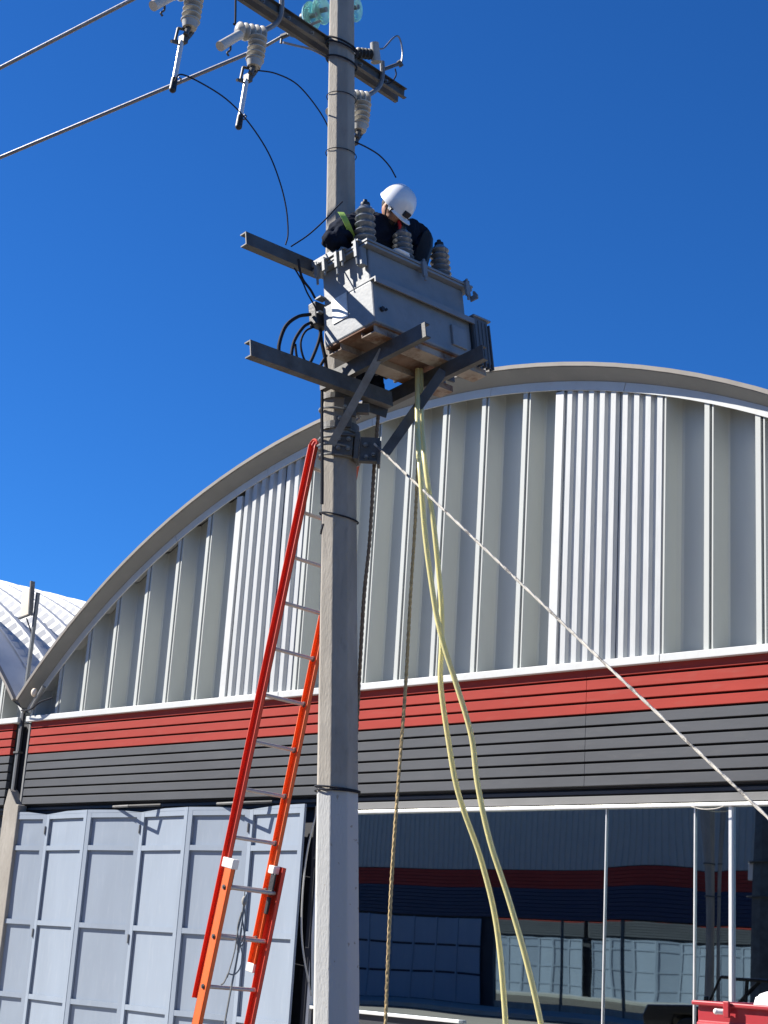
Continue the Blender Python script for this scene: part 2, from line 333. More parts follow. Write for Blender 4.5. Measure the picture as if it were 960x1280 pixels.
def warehouse(cx, label, full=True):
    W = thing('warehouse', label, 'warehouse', (cx, WY, 0))
    x0, x1 = cx-8.30, cx+8.30
    # masonry shell behind everything
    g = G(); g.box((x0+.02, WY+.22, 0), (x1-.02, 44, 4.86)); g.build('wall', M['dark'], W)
    ph = math.asin(8.30/RIN)*1.0
    # fascia + soffit + flashing
    # sloping soffit band between the outer flashing and the gable trim
    g = G(); n = 60; vs = []
    for i in range(n+1):
        p = -R(46.6)+2*R(46.6)*i/n
        for (rr, cz, yy) in ((ROUT-.055, CZO, WY-OV+.004), (RIN+.108, CZI, WY-.012), (RIN+.125, CZI, WY-.012), (ROUT-.035, CZO, WY-OV+.004)):
            a = arch(cx, rr, cz, p); vs.append((a[0], yy, a[1]))
    g.add(vs, [(i*4+k, i*4+(k+1) % 4, i*4+4+(k+1) % 4, i*4+4+k) for i in range(n) for k in range(4)]); g.build('soffit', M['fascia'], W, smooth=True)
    g = G(); arch_band(g, cx, ROUT-.048, CZO, ROUT+.0, CZO, WY-OV-.02, WY-OV+.05, -R(46.6), R(46.6)); g.build('roof_flashing', M['flash'], W, smooth=True)
    segs = 9; a0, a1 = -R(46.0), R(46.0)
    for i in range(segs):
        g = G(); p0 = a0+(a1-a0)*i/segs; p1 = a0+(a1-a0)*(i+1)/segs-.0006
        arch_band(g, cx, RIN, CZI, RIN+.11, CZI, WY-.024-.002*(i % 2), WY-.004+.0015*(i % 2), p0, p1, 8); g.build('arch_trim', M['trim'], W)
    # dark closure behind the pan tops
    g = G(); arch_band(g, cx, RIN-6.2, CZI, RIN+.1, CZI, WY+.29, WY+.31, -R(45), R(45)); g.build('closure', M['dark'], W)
    if full:
        ribs = [-20.95, -20.29, -19.64, -19.00, -18.32, -17.64, -17.00, -16.38]
        rib2 = [-14.92, -14.30, -13.68, -13.08, -12.48, -11.83, -11.17, -10.66]
        rib3 = [-9.12, -8.60, -7.97, -7.33, -6.70, -6.07, -5.44, -4.50]
        for L in (ribs, rib2, rib3):
            for a, b in zip(L[:-1], L[1:]):
                g = G()
                if a == -9.12: prof = [(a, .0), (a+.02, .0), (a+.03, .06), (a+.045, .2), (a+.07, .26), (a+.1, .27), (b-.07, .27), (b-.05, .22), (b, .0)]
                else: prof = pan_prof(a, b)
                sheet(g, prof, cx, Z0-.03, WY); g.build('cladding_panel', M['clad'], W)
        for a, b, n in ((-16.38, -14.92, 8), (-10.66, -9.12, 9)):
            g = G(); g.box((a, WY-.012, Z0-.03), (a+.115, WY+.03, top_z(cx, a)-.22)); g.build('sheet_edge_strip', M['trim'], W)
            aa = a+.115; half = n//2+1; mid = aa+(b-aa)*half/n
            for u, v, q in ((aa, mid, half), (mid, b, n-half)):
                g = G(); sheet(g, corr_prof(u, v, q), cx, Z0-.03, WY-.01+(.012 if u == mid else 0)); g.build('corrugated_sheet', M['clad_trans'], W)
    else:
        a = x0
        while a < x1-.3:
            b = min(a+.66, x1); g = G(); sheet(g, pan_prof(a, b), cx, Z0-.03, WY); g.build('cladding_panel', M['clad'], W); a = b
    # sill trim between gable and slats, in lengths
    xa = x0+.05
    xs = [xa, cx-2.4, cx+3.6, x1-.05]
    for i in range(3):
        g = G(); g.box((xs[i]+.003, WY-.075, Z0-.085), (xs[i+1]-.003, WY+.1, Z0)); g.build('sill_trim', M['trim'], W, bevel=.006)
    # slats: red rows then charcoal rows; two lengths
    P = .1335; sx = [x0+.13, cx+2.6, x1-.02] if full else [x0, cx, x1-.25]
    for row in range(10):
        z = 4.34+.0+P*(3-row) if row < 4 else 4.34-P*(row-3)
        for i in range(2):
            zt = z+P-.026; lean = .012
            g = G(); a, b = sx[i]+.001, sx[i+1]-.001
            if row == 0: zt = z+P-.022
            g.add([(a, WY-.012, z), (b, WY-.012, z), (b, WY-.012+lean*.3, zt), (a, WY-.012+lean*.3, zt), (a, WY+.06, z), (b, WY+.06, z), (b, WY+.06, zt), (a, WY+.06, zt),
                   ], [(0, 1, 2, 3), (4, 7, 6, 5), (0, 4, 5, 1), (3, 2, 6, 7), (0, 3, 7, 4), (1, 5, 6, 2)])
            g.build('slat', M['red'] if row < 4 else M['grey'], W, bevel=.004)
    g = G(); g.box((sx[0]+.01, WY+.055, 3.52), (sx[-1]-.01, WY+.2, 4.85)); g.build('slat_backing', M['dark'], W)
    g = G(); g.box((sx[0]-.05, WY-.02, 3.54), (sx[0]-.004, WY+.08, 4.80)); g.build('end_strip', M['beige'], W, bevel=.004)
    g = G(); g.box((x0+.1, WY+.06, 3.455), (x1-.1, WY+.09, 3.49)); g.build('drip_rail', M['grey'], W)
    g = G(); g.box((x0+.1, WY+.10, 3.40), (x1-.1, WY+.22, 3.52)); g.build('header', M['dark'], W)  # near-black colour stands in for the shadow under the slats
    return W
W = warehouse(CX, 'arched grey metal warehouse with red and charcoal slats, folding gate and mirrored shopfront')
vault(CX, WY+.3, WY+22, W)
W2 = warehouse(CX-16.72, 'neighbouring arched warehouse at the left edge with sunlit white ribbed vault roof', full=False)
vault(CX-16.72, WY+.3, WY+26, W2)
for i_, lb_ in ((2, 'third arched warehouse along the row, mirrored twice in the shopfront'), (3, 'fourth arched warehouse along the row, its pale gate mirrored low in the shopfront')):
    W3 = warehouse(CX-16.72*i_, lb_, full=False)
# folding gate
FOLD = [(-21.0, 13.923), (-20.11, 14.0), (-18.96, 13.90), (-17.81, 14.0), (-16.66, 13.90), (-15.51, 14.0), (-14.36, 13.90)]
def gate_leaf(p, q, parent, z1=3.37, tops=0):
    P = Vector((p[0], p[1], 0)); Q = Vector((q[0], q[1], 0)); d = Q-P; L = d.length
    n = Vector((d.y, -d.x, 0)).normalized()       # towards the street
    Mx = Matrix(((d.x/L, n.x, 0, P.x), (d.y/L, n.y, 0, P.y), (0, 0, 1, 0), (0, 0, 0, 1)))
    leaf = G(); fw = .085; th = .035; e = .004
    leaf.box((e, 0, .12), (fw, th, z1), Mx); leaf.box((L-fw, 0, .12), (L-e, th, z1), Mx)
    bars = [.12, .68, 1.735, 2.83, z1-.07]
    for z in bars: leaf.box((fw, 0, z), (L-fw, th-.002, z+.07), Mx)
    # slightly crooked top lip
    leaf.prism([(e, 0), (L-e, 0), (L-e, .045), (L*.5, .04), (e, .0)] if tops else [(e, 0), (L-e, 0), (L-e, 0.0), (L*.5, .04), (e, .045)], 0, th, Mx @ Matrix.Translation((0, 0, z1-.002)) @ Matrix(((1, 0, 0, 0), (0, 0, 1, 0), (0, 1, 0, 0), (0, 0, 0, 1))))
    o = leaf.build('gate_leaf', M['door'], parent)
    for i in range(4):
        s = G(); z0, z2 = bars[i]+.07, bars[i+1]; nx, nz = 8, 8; vs = []
        for a in range(nx+1):
            for b in range(nz+1):
                u = a/nx; v = b/nz; bulge = .006*noise.noise(Vector((P.x+u*1.4, v*1.5, z0*1.3)))*math.sin(math.pi*u)*math.sin(math.pi*v)
                vs.append((fw+(L-2*fw)*u, -.004+bulge, z0+(z2-z0)*v))
        s.add(vs, [(a*(nz+1)+b, (a+1)*(nz+1)+b, (a+1)*(nz+1)+b+1, a*(nz+1)+b+1) for a in range(nx) for b in range(nz)], Mx)
        s.build('gate_pane', M['door'], o, smooth=True)
    return o, Mx, L
for i in range(6):
    o, Mx, L = gate_leaf(FOLD[i], FOLD[i+1], W, tops=(i % 2))
    if i % 2 == 0:
        for z in (3.13, 1.62):
            h = G(); h.cyl(Mx @ Vector((L, .045, z-.06)), Mx @ Vector((L, .045, z+.06)), .014, n=8); h.build('hinge', M['galv'], o, smooth=True)
# small brackets that stand out under the slats and throw angled shadows on the gate
for xb in (-17.8, -15.5):
    g = G(); p0 = Vector((xb-.66, 13.95, 3.455)); p1 = Vector((xb, 13.72, 3.43)); p2 = Vector((xb+.45, 13.93, 3.46))
    g.tube([p0, p1], .02, 6); g.tube([p1, p2], .02, 6); g.build('bracket', M['galvd'], W)
# jamb right of the gate, lintel and shopfront
for i_, cx_ in ((2, CX-33.44), (3, CX-50.16)):
    par = [o for o in bpy.data.objects if o.name.startswith('warehouse') and abs(o.location.x-cx_) < .1][0]
    for j in range(14):
        gate_leaf((cx_-8.1+j*1.15, 13.9+.1*(j % 2)), (cx_-8.1+(j+1)*1.15, 14.0-.1*(j % 2)), par, tops=(j % 2))
g = G(); g.box((-14.33, 14.02, .1), (-14.22, 14.2, 3.40)); g.build('jamb', M['dark'], W, bevel=.004)
g = G(); g.box((-14.20, 14.03, 3.345), (-4.6, 14.16, 3.43)); g.build('lintel', M['beige'], W, bevel=.004)
g = G(); g.box((-14.20, 14.0, 3.295), (-4.6, 14.10, 3.330)); g.build('transom', M['alu'], W, bevel=.003)
MUL = [(-14.19, .045), (-9.84, .012), (-8.73, .014), (-8.30, .034), (-6.6, .03), (-4.65, .05)]
for x, wd in MUL:
    g = G(); g.box((x-wd/2, (14.03 if wd < .04 else 14.002) if wd > .03 else 14.048, .45), (x+wd/2, 14.098 if wd > .03 else 14.062, 3.294)); g.build('mullion', M['alu'], W)
g = G(); g.box((-14.16, 14.0, .93), (-11.75, 14.09, .965)); g.build('bottom_rail', M['alu'], W, bevel=.003)
g = G(); g.box((-14.16, 14.05, .12), (-11.75, 14.09, .925)); g.build('kick_panel', M['dark'], W)
g = G(); g.box((-11.7, 14.0, .42), (-4.6, 14.10, .45)); g.build('bottom_rail', M['alu'], W, bevel=.003)
g = G(); g.box((-11.7, 14.02, .12), (-4.6, 14.16, .415)); g.build('plinth', M['concrete'], W)
tl = [(-.10, .03), (.05, -.02), (-.04, .03), (.06, .06), (-.08, .0), (.05, .02), (0, 0)]
for i in range(len(MUL)-1):
    a, b = MUL[i][0], MUL[i+1][0]; z0 = .45; ya = R(tl[i][0])*(b-a)/2; yz = R(tl[i][1])*1.4; nx = 10; nz = 14; vs = []
    for u in range(nx+1):
        for v in range(nz+1):
            U = u/nx; V = v/nz; bow = .0012*math.sin(math.pi*U)*math.sin(math.pi*V)*(1 if i % 2 else -1)
            vs.append((a+(b-a)*U, 14.07+ya*(2*U-1)+yz*(2*V-1)+bow, z0+(3.31-z0)*V))
    g = G(); g.add(vs, [(u*(nz+1)+v, (u+1)*(nz+1)+v, (u+1)*(nz+1)+v+1, u*(nz+1)+v+1) for u in range(nx) for v in range(nz)])
    g.build('glass_pane', M['mirror'], W, smooth=True)
pts = [Vector((-8.72, 13.97, 3.29)), Vector((-8.60, 13.96, 3.262)), Vector((-8.5, 13.96, 3.258)), Vector((-8.40, 13.96, 3.265)), Vector((-8.33, 13.97, 3.29))]
g = G(); g.tube(smooth_pts(pts), .006, 6); g.build('hanging_wire', M['ropewhite'], W)
# ------------------------------------------------------------------ concrete corner post and mast at the left
g = G()
Mp = Matrix(((1, 0, 0, 0), (0, 0, -1, 0), (0, 1, 0, 0), (0, 0, 0, 1)))
g.prism([(-21.19, 0), (-20.79, 0), (-20.79, 3.52), (-20.86, 3.53), (-21.06, 3.74), (-21.12, 3.78), (-21.19, 3.50)], -14.05, -13.885, Mp)
tag(g.build('concrete_post', M['concrete'], None, bevel=.012), 'rough concrete post between the two warehouses at the left edge', 'post')
ms = thing('mast', 'thin dark steel mast in the gap between the warehouses carrying a small flat panel', 'mast', (-21.02, 13.82, 3.4))
g = G(); g.box((-21.215, 13.99, 3.45), (-21.17, 14.045, 6.99)); g.build('pole_tube', M['fin'], ms)
g = G(); g.box((-21.15, 13.97, 3.60), (-21.105, 14.01, 5.05)); g.build('downpipe', M['dark'], ms)
for z in (4.35,): 
    g = G(); g.box((-21.23, 13.955, z), (-21.10, 14.05, z+.03)); g.build('clamp', M['galvd'], ms)
g = G(); Mq = Matrix.Translation((-21.36, 13.93, 6.84)) @ Matrix.Rotation(R(-6), 4, 'Y'); g.box((-.13, -.015, -.24), (.11, .015, .19), Mq); g.build('panel', mat('cream_panel', (.66, .56, .44), .6), ms, bevel=.004)
g = G(); g.box((.115, -.04, -.26), (.145, .04, .32), Mq); g.box((-.15, -.05, -.27), (.12, -.0, -.25), Mq); g.build('bracket', M['galvd'], ms)
g = G(); g.tube([(-21.33, 13.95, 6.56), (-21.20, 14.0, 6.3)], .012, 6); g.build('strut', M['galvd'], ms)
# junk bracket and flood lamp at the springing of the arch
fl = thing('flood_lamp', 'small lamp on a bracket at the foot of the arched roof', 'lamp', (-20.4, 13.85, 5.35))
g = G(); g.sphere((-20.62, 13.80, 5.26), (.05, .05, .07)); g.build('bulb', mat('cream_bulb', (.75, .62, .48), .5), fl, smooth=True)
g = G(); g.tube([(-20.68, 13.84, 5.02), (-20.40, 13.82, 5.34)], .035, 8); g.build('arm', M['beige'], fl, smooth=True)
g = G(); g.tube(smooth_pts([(-20.98, 13.84, 5.0), (-20.7, 13.82, 5.0), (-20.45, 13.82, 5.10), (-20.2, 13.86, 5.16)]), .012, 6); g.build('cable', M['cable'], fl)
# ------------------------------------------------------------------ utility pole
PB, PT = Vector((-7.285, 7.565, 0)), Vector((-7.735, 7.103, 10.0))
def pole_c(z): return PB+(PT-PB)*(z/10.0)
def pole_r(z): return (.318-.0142*z)/1.908
UP = thing('utility_pole', 'leaning octagonal concrete utility pole, white painted at the bottom, with steel arms', 'utility pole', tuple(pole_c(0)))
g = G(); vs = []; NS = 70; A0 = R(207.5)+YAW
for i in range(NS+1):
    z = i*10.0/NS; c = pole_c(z); r = pole_r(z)
    for k in range(8):
        a = A0+k*math.pi/4; rr = r*(1+.012*noise.noise(Vector((k*3.1, z*3.5, 0)))+.01*noise.noise(Vector((k*1.7, z*14, 3))))
        vs.append((c.x+rr*math.cos(a), c.y+rr*math.sin(a), z))
fs = [(i*8+k, i*8+(k+1) % 8, i*8+8+(k+1) % 8, i*8+8+k) for i in range(NS) for k in range(8)]+[tuple(range(NS*8, NS*8+8))]
g.add(vs, fs); g.build('shaft', M['pole'], UP, bevel=.008)
def ring(z, r, h=0, name='band', m='cable', tilt=0., ex=.006, parent=UP):
    g = G(); c = pole_c(z); rr = pole_r(z)+ex
    if h:
        for k in range(24):
            a = 2*math.pi*k/24; b = 2*math.pi*(k+1)/24
            q = [(c.x+q_*math.cos(t), c.y+q_*math.sin(t), zz) for zz in (z, z+h) for t in (a, b) for q_ in (rr, rr+r)]
            g.add(q, [(0, 2, 3, 1), (4, 5, 7, 6), (1, 3, 7, 5), (0, 4, 6, 2)])
    else:
        g.tube([(c.x+rr*math.cos(t), c.y+rr*math.sin(t), z+tilt*math.sin(t-YAW-1.1)) for t in [2*math.pi*k/28 for k in range(28)]], r, 6, closed=True)
    return g.build(name, M[m], parent, smooth=not h)
ring(2.665, .007, name='tie_wire', tilt=.012); ring(2.645, .006, name='tie_wire')
o = ring(4.56, .006, name='tie_wire', tilt=.03)
g = G(); g.tube([atR(404, 655, 10.33), atR(402, 662, 10.32), atR(401, 668, 10.33)], .008, 6); g.build('wire_end', M['cable'], UP)
for z in (7.42, 7.9): ring(z, .0035, name='tie_wire', tilt=.01)
ring(8.33, .008, name='tie_wire', tilt=.05, ex=.02); ring(8.36, .009, name='tie_wire', tilt=.06, ex=.025); ring(8.21, .008, name='tie_wire', tilt=.04, ex=.015)
# transformer/platform frame (tilted with the load)
TO = Vector((-7.29, 6.90, 5.656))
TR = (Matrix.Rotation(R(-1.87), 4, 'Z') @ Matrix.Rotation(R(2.07), 4, 'X') @ Matrix.Rotation(R(-8.76), 4, 'Y'))
TM = Matrix.Translation(TO) @ TR
def ch_y(g, x, y0, y1, z0, z1, w, M_, flip=1, t=.009):
    """C channel along local y, web at x, flanges towards flip"""
    g.box((x, y0, z0), (x+t*flip, y1, z1), M_); g.box((x+t*flip, y0, z0), (x+w*flip, y1, z0+t), M_); g.box((x+t*flip, y0, z1-t), (x+w*flip, y1, z1), M_)
def ch_x(g, y, x0, x1, z0, z1, w, M_, flip=1, t=.009):
    g.box((x0, y, z0), (x1, y+t*flip, z1), M_); g.box((x0, y+t*flip, z0), (x1, y+w*flip, z0+t), M_); g.box((x0, y+t*flip, z1-t), (x1, y+w*flip, z1), M_)
def bolt(p, d, parent, r=.014, L=.03, m='galv'):
    g = G(); p = Vector(p); d = Vector(d).normalized(); g.cyl(p, p+d*L*.5, r*1.4, n=6); g.cyl(p+d*L*.5, p+d*L, r*.7, n=8); return g.build('bolt', M[m], parent)
g = G(); ch_y(g, .03, -.72, .62, -.29, -.172, .06, TM, -1); a_low = g.build('crossarm', M['galvd'], UP)
g = G(); ch_y(g, .0, -.66, .03, .60, .70, .06, Matrix.Translation((-.03, 0, .0)) @ TM, -1); g.build('crossarm', M['galvd'], UP)
g = G(); ch_x(g, .19, -.27, .775, -.17, -.062, .05, TM, 1); b1 = g.build('support_channel', M['galvd'], UP)
g = G(); ch_x(g, .76, -.24, .79, -.17, -.062, .05, TM, 1); b2 = g.build('support_channel', M['galvd'], UP)
for x in (.55, .62): bolt(TM @ Vector((x+.1, .24, -.062)), (0, 0, 1), b1, .006, .02)
# braces: flat/angle steel from the pole clamp to the support channels
def bar(p, q, w, t, m, parent, name='brace', hint=(0, 0, 1), ang=False):
    p = Vector(p); q = Vector(q); F = frame(p, q-p, hint); L = (q-p).length; g = G(); g.box((-w/2, -t/2, 0), (w/2, t/2, L), F)
    if ang: g.box((-w/2, t/2, 0), (-w/2+t, t/2+w*.8, L), F)
    return g.build(name, M[m], parent)
bar(atX(414, 556, -7.30), TM @ Vector((.36, .205, -.10)), .055, .008, 'galv', UP, hint=(.72, .69, 0))
bar(atX(482, 566, -7.10), TM @ Vector((.42, .755, -.12)), .07, .01, 'galvd', UP, hint=(.72, .69, 0), ang=True)
# clamp assembly
pc = pole_c(5.05)
cl = G(); c5 = pole_c(5.05)
def cbox(a, b, m='galvd', name='clamp_plate', bevel=.004):
    g = G(); F = Matrix.Translation(pole_c(5.0)) @ Matrix.Rotation(YAW-R(3), 4, 'Z'); g.box(a, b, F); return g.build(name, M[m], UP, bevel=bevel)
# local: x right in view, y away, z up (origin at pole axis z=5)
cbox((-.045, -.155, -.02), (.10, -.125, .15)); cbox((-.045, -.175, .12), (.11, -.12, .135))
cbox((.11, -.15, -.04), (.145, .0, .16)); cbox((.15, -.13, -.06), (.29, -.10, .13)); cbox((.15, -.16, -.06), (.29, -.135, -.045))
cbox((.28, -.16, -.08), (.30, -.06, .10))
cbox((-.03, -.16, .19), (.08, -.13, .27)); cbox((.02, -.18, .27), (.11, -.14, .41)); cbox((.10, -.17, .30), (.20, -.11, .37))
for (x, z) in ((0, .03), (.0, .10), (.07, .03), (.07, .10), (.19, .07), (.25, .0), (.2, -.02), (.03, .33), (.0, .245)):
    F = Matrix.Translation(pole_c(5.0)) @ Matrix.Rotation(YAW-R(3), 4, 'Z'); yy = -.155 if x < .15 else -.13
    if z > .2: yy = -.18
    p = F @ Vector((x, yy, z)); d = (F.to_3x3() @ Vector((0, -1, 0))); bolt(p, d, UP, .012, .035)
for z, e in ((4.99, .02), (5.06, .035), (5.12, .02), (5.20, .004)): ring(z, .009, name='u_bolt', m='galv', tilt=.012, ex=e)
ring(5.19, .006, .055, name='band', m='galvd'); ring(5.42, .006, .04, name='band', m='galvd'); ring(5.34, .009, name='u_bolt', m='galv', tilt=.02, ex=.02)
# right-hand gusset plate below the transformer
g = G(); g.prism([(0, 0), (.20, .0), (.21, .09), (.0, .13)], -.004, .004, frame(atX(452, 512, -7.33), Vector((.9, -.3, .1)), Vector((0, 1, -.12)))); g.build('gusset', M['galvd'], UP)
# black cable running down the shadow side of the pole
pts = [atR(x, y, 10.36) for x, y in ((403, 470), (402.5, 500), (402.5, 540), (402.8, 590), (402.6, 630))]
g = G(); g.tube(smooth_pts(pts), .013, 6); g.build('down_cable', M['cable'], UP, smooth=True)
pts = [atR(x, y, 10.62) for x, y in ((399, 1004), (385, 1060), (378, 1120), (378, 1180), (389, 1245))]
g = G(); g.tube(smooth_pts(pts), .007, 6); g.build('loose_cable', M['postwhite'], UP, smooth=True)
pts = [atR(x, y, 10.62) for x, y in ((397, 1010), (391, 1060), (388.5, 1150), (388, 1240))]
g = G(); g.tube(smooth_pts(pts), .006, 6); g.build('loose_cable', M['cable'], UP, smooth=True)
# top crossarm: two channels bolted back to back beyond the pole
TX = -7.86
for dx, fl_ in ((-.03, -1), (.03, 1)):
    g = G(); Mt = Matrix.Translation((TX, 7.1, 8.45)) @ Matrix.Rotation(R(-.6), 4, 'X'); g.box((0, 0, 0), (0, 0, 0), Mt) if 0 else None
    ch_y(g, dx, -2.0, .98, -.048, .04, .035, Mt, fl_, .006); g.build('crossarm', M['galvd'], UP)
for y in (-1.4, -1.1, -.62, -.35, -.1, .15, .45, .75):
    bolt(Vector((TX+.035, 7.1+y, 8.44)), (1, -.2, 0), UP, .012, .03)
# ------------------------------------------------------------------ transformer
T = thing('transformer', 'grey pole-mounted transformer with three ribbed bushings on the steel platform', 'transformer', tuple(TO))
DX, DY, DZ = .50, 1.0, .60
g = G(); g.box((0, 0, 0), (DX, DY, .32), TM); g.box((.012, .008, .32), (DX-.022, DY-.008, DZ-.02), TM); g.build('tank', M['tank'], T, bevel=.012)
g = G(); g.box((-.035, -.04, DZ-.02), (DX+.02, DY+.05, DZ+.0), TM); g.build('tank_flange', M['tank'], T, bevel=.003)
g = G(); g.box((-.04, -.045, DZ+.004), (DX+.026, DY+.055, DZ+.022), TM); g.box((.05, .08, DZ+.022), (DX-.06, DY-.05, DZ+.034), TM); lid = g.build('lid', M['tank'], T, bevel=.003)
g = G(); g.box((DX-.02, -.012, .315), (DX+.045, DY+.01, .327), TM); g.box((DX+.033, -.012, .285), (DX+.045, DY+.01, .315), TM); g.build('ledge_angle', M['tank'], T)
# toothed lid clamps along the end face
for i, x in enumerate((.03, .11, .235, .29, .43)):
    g = G(); h = (.10, .06, .11, .07, .12)[i]
    g.box((x-.012, -.075, DZ-.02-h*.6), (x+.012, -.04, DZ+.035), TM); g.box((x-.03, -.07, DZ+.024), (x+.03, .0, DZ+.036), TM); g.cyl(TM @ Vector((x, -.06, DZ-.03-h)), TM @ Vector((x, -.06, DZ+.05)), .009, n=8)
    g.build('lid_clamp', M['tank'], T)
for y in (.52, .98):
    g = G(); g.box((DX+.024, y-.02, DZ-.09), (DX+.042, y+.02, DZ+.035), TM); g.box((DX-.03, y-.02, DZ+.025), (DX+.042, y+.02, DZ+.036), TM); g.cyl(TM @ Vector((DX+.034, y, DZ-.12)), TM @ Vector((DX+.034, y, DZ+.05)), .01, n=8)
    g.build('lid_clamp', M['tank'], T)
g = G(); g.prism([(0, 0), (.07, 0), (.07, .03), (.045, .07), (.03, .07), (.03, .04), (0, .04)], -.006, .006, TM @ Matrix.Translation((DX+.02, DY+.02, DZ-.12)) @ Matrix.Rotation(R(90), 4, 'X')); g.build('lifting_lug', M['tank'], T)
g = G(); g.box((.42, -.055, DZ-.16), (.47, -.002, DZ-.02), TM); g.build('corner_bracket', M['tank'], T, bevel=.004)
g = G(); g.box((-.06, -.05, DZ+.036), (.21, .05, DZ+.082), TM); g.build('lid_box', M['tank'], T, bevel=.004)
# plates
g = G(); g.box((.10, -.006, .14), (.25, -.0005, .33), TM); g.build('rating_plate', mat('plate', (.66, .65, .60), .4, metal=.1, var=.15, scale=18, bump=0), T)
g = G(); g.box((DX+.0005, .78, .06), (DX+.02, .93, .22), TM); g.build('inspection_cover', M['tank'], T, bevel=.004)
g = G(); g.cyl(TM @ Vector((DX, .07, .11)), TM @ Vector((DX+.02, .07, .11)), .018, n=10); g.cyl(TM @ Vector((DX, .11, .12)), TM @ Vector((DX+.015, .11, .12)), .01, n=8); g.build('drain_plug', M['dark'], T)
# bottom: rusty plate and two long skid channels
g = G(); g.box((.005, .005, -.012), (DX-.005, DY-.005, -.002), TM); g.build('bottom_plate', M['rust'], T)
for x in (.01, .34):
    g = G()
    for (a, b, c, d) in ((x, x+.009, -.055, -.012), (x+.121, x+.13, -.055, -.012), (x, x+.13, -.061, -.053)): g.box((a, .02, c), (b, 1.17, d), TM)
    g.build('skid', M['skid'], T)
# radiator: vertical fins on the far end plus a bank on the hidden side
for i in range(6):
    x = .07+i*.09
    g = G(); g.box((x, DY+.002, .0), (x+.018, DY+.16, .35), TM); g.build('radiator_fin', M['fin'], T, bevel=.004)
for i in range(5):
    y = DY+.015+i*.04
    g = G(); g.box((DX+.002, y-.006, -.04), (DX+.045, y+.006, .325), TM); g.build('radiator_fin', M['fin'], T, bevel=.003)
g = G(); g.box((-.0, DY, .35), (DX+.05, DY+.19, .365), TM); g.build('radiator_header', M['tank'], T, bevel=.003)
for i in range(9):
    y = .12+i*.1
    g = G(); g.box((-.13, y, .02), (-.002, y+.02, .3), TM)
    if y > .45: g.build('radiator_fin', M['fin'], T)
# high-voltage bushings
def bushing(x, y, h=.30, r=.084, hint=0):
    Mb = TM @ Matrix.Translation((x, y, DZ+.034)) @ Matrix.Rotation(R(6 if hint == 0 else 3), 4, 'Y')
    prof = [(.05, 0), (.055, .012)]; n = 6; z = .018; p = (h-.03)/n
    for i in range(n):
        rr = r*(1-.03*i)
        prof += [(r*.62, z), (rr*.93, z+p*.30), (rr, z+p*.46), (rr*.97, z+p*.60), (r*.68, z+p*.80)]; z += p
    prof += [(r*.6, h-.01), (r*.5, h)]
    g = G(); g.lathe(prof, Mb, 28); b = g.build('bushing', M['porc'], T, smooth=True)
    g = G(); g.lathe([(.062, -.012), (.062, .006), (.05, .012)], Mb, 20); g.build('bushing_base', M['tank'], b, smooth=True)
    g = G(); g.lathe([(.032, h), (.036, h+.01), (.034, h+.03), (.016, h+.035), (.016, h+.055), (.006, h+.06)], Mb, 14); g.build('terminal_cap', M['rubber'], b, smooth=True)
    return b
bushing(.37, .09, .345); bushing(.37, .48, hint=1); bushing(.37, .88, .32, hint=1)
# low-voltage terminal box on the back corner
g = G(); g.box((-.10, -.045, .19), (-.02, .08, .37), TM); g.build('terminal_block', M['rubber'], T, bevel=.01)
g = G(); g.box((-.028, -.04, .38), (.03, .03, .392), TM); g.box((-.022, -.04, .27), (.01, .0, .282), TM); g.build('terminal_bracket', M['tank'], T)
for i, (x, z) in enumerate(((-.10, .33), (-.10, .27), (-.10, .22))):
    g = G(); g.cyl(TM @ Vector((x, .03, z)), TM @ Vector((x+.05, .03, z)), .016, n=8); g.build('terminal', M['galvd'], T)
# ------------------------------------------------------------------ loose cables
def wire(pts, r, m, name, label, cat='cable', group=None, k=6, n=6, smooth=True):
    g = G(); g.tube(smooth_pts(pts, k), r, n); return tag(g.build(name, M[m], None, smooth=smooth), label, cat, group)
LG = 'black low voltage cables looping beside the transformer'
for pts, r, lb in (
    ([(388, 393), (372, 396), (357, 408), (349, 430), (349, 447)], .0135, 'outermost thick black cable looping left from the transformer terminals to the lower arm'),
    ([(389, 403), (379, 409), (368, 426), (364, 445), (364, 452)], .012, 'second black cable loop counting from the left below the terminals'),
    ([(394, 408), (382, 414), (376, 428), (379, 446), (388, 462)], .008, 'thin black cable making the innermost narrow loop beside the tank'),
    ([(401, 395), (400, 420), (392, 444), (383, 462)], .012, 'black cable dropping from the terminals and curving left to the lower arm'),
    ([(401, 395), (401, 420), (406, 446), (409, 470)], .014, 'thick black cable dropping straight down the tank corner'),
    ([(369, 430), (371, 446), (376, 462)], .009, 'short black cable tail behind the second loop'),
    ([(408, 444), (400, 458), (392, 472)], .011, 'short black cable running diagonally to the arm under the tank corner')):
    wire([atX(x, y, -7.40) for x, y in pts], r, 'cable', 'cable', lb, group=LG)
# ties hanging from upper left arm
wire([atX(x, y, -7.34) for x, y in ((373, 324), (375, 338), (379, 350), (388, 362), (394, 373))], .009, 'cable', 'cable', 'short twisted black tie hanging under the upper left arm')
wire([atX(x, y, -7.35) for x, y in ((368, 335), (378, 352), (384, 366), (392, 380), (396, 388))], .006, 'cable', 'cable', 'thin black tie wire between upper left arm and terminals')
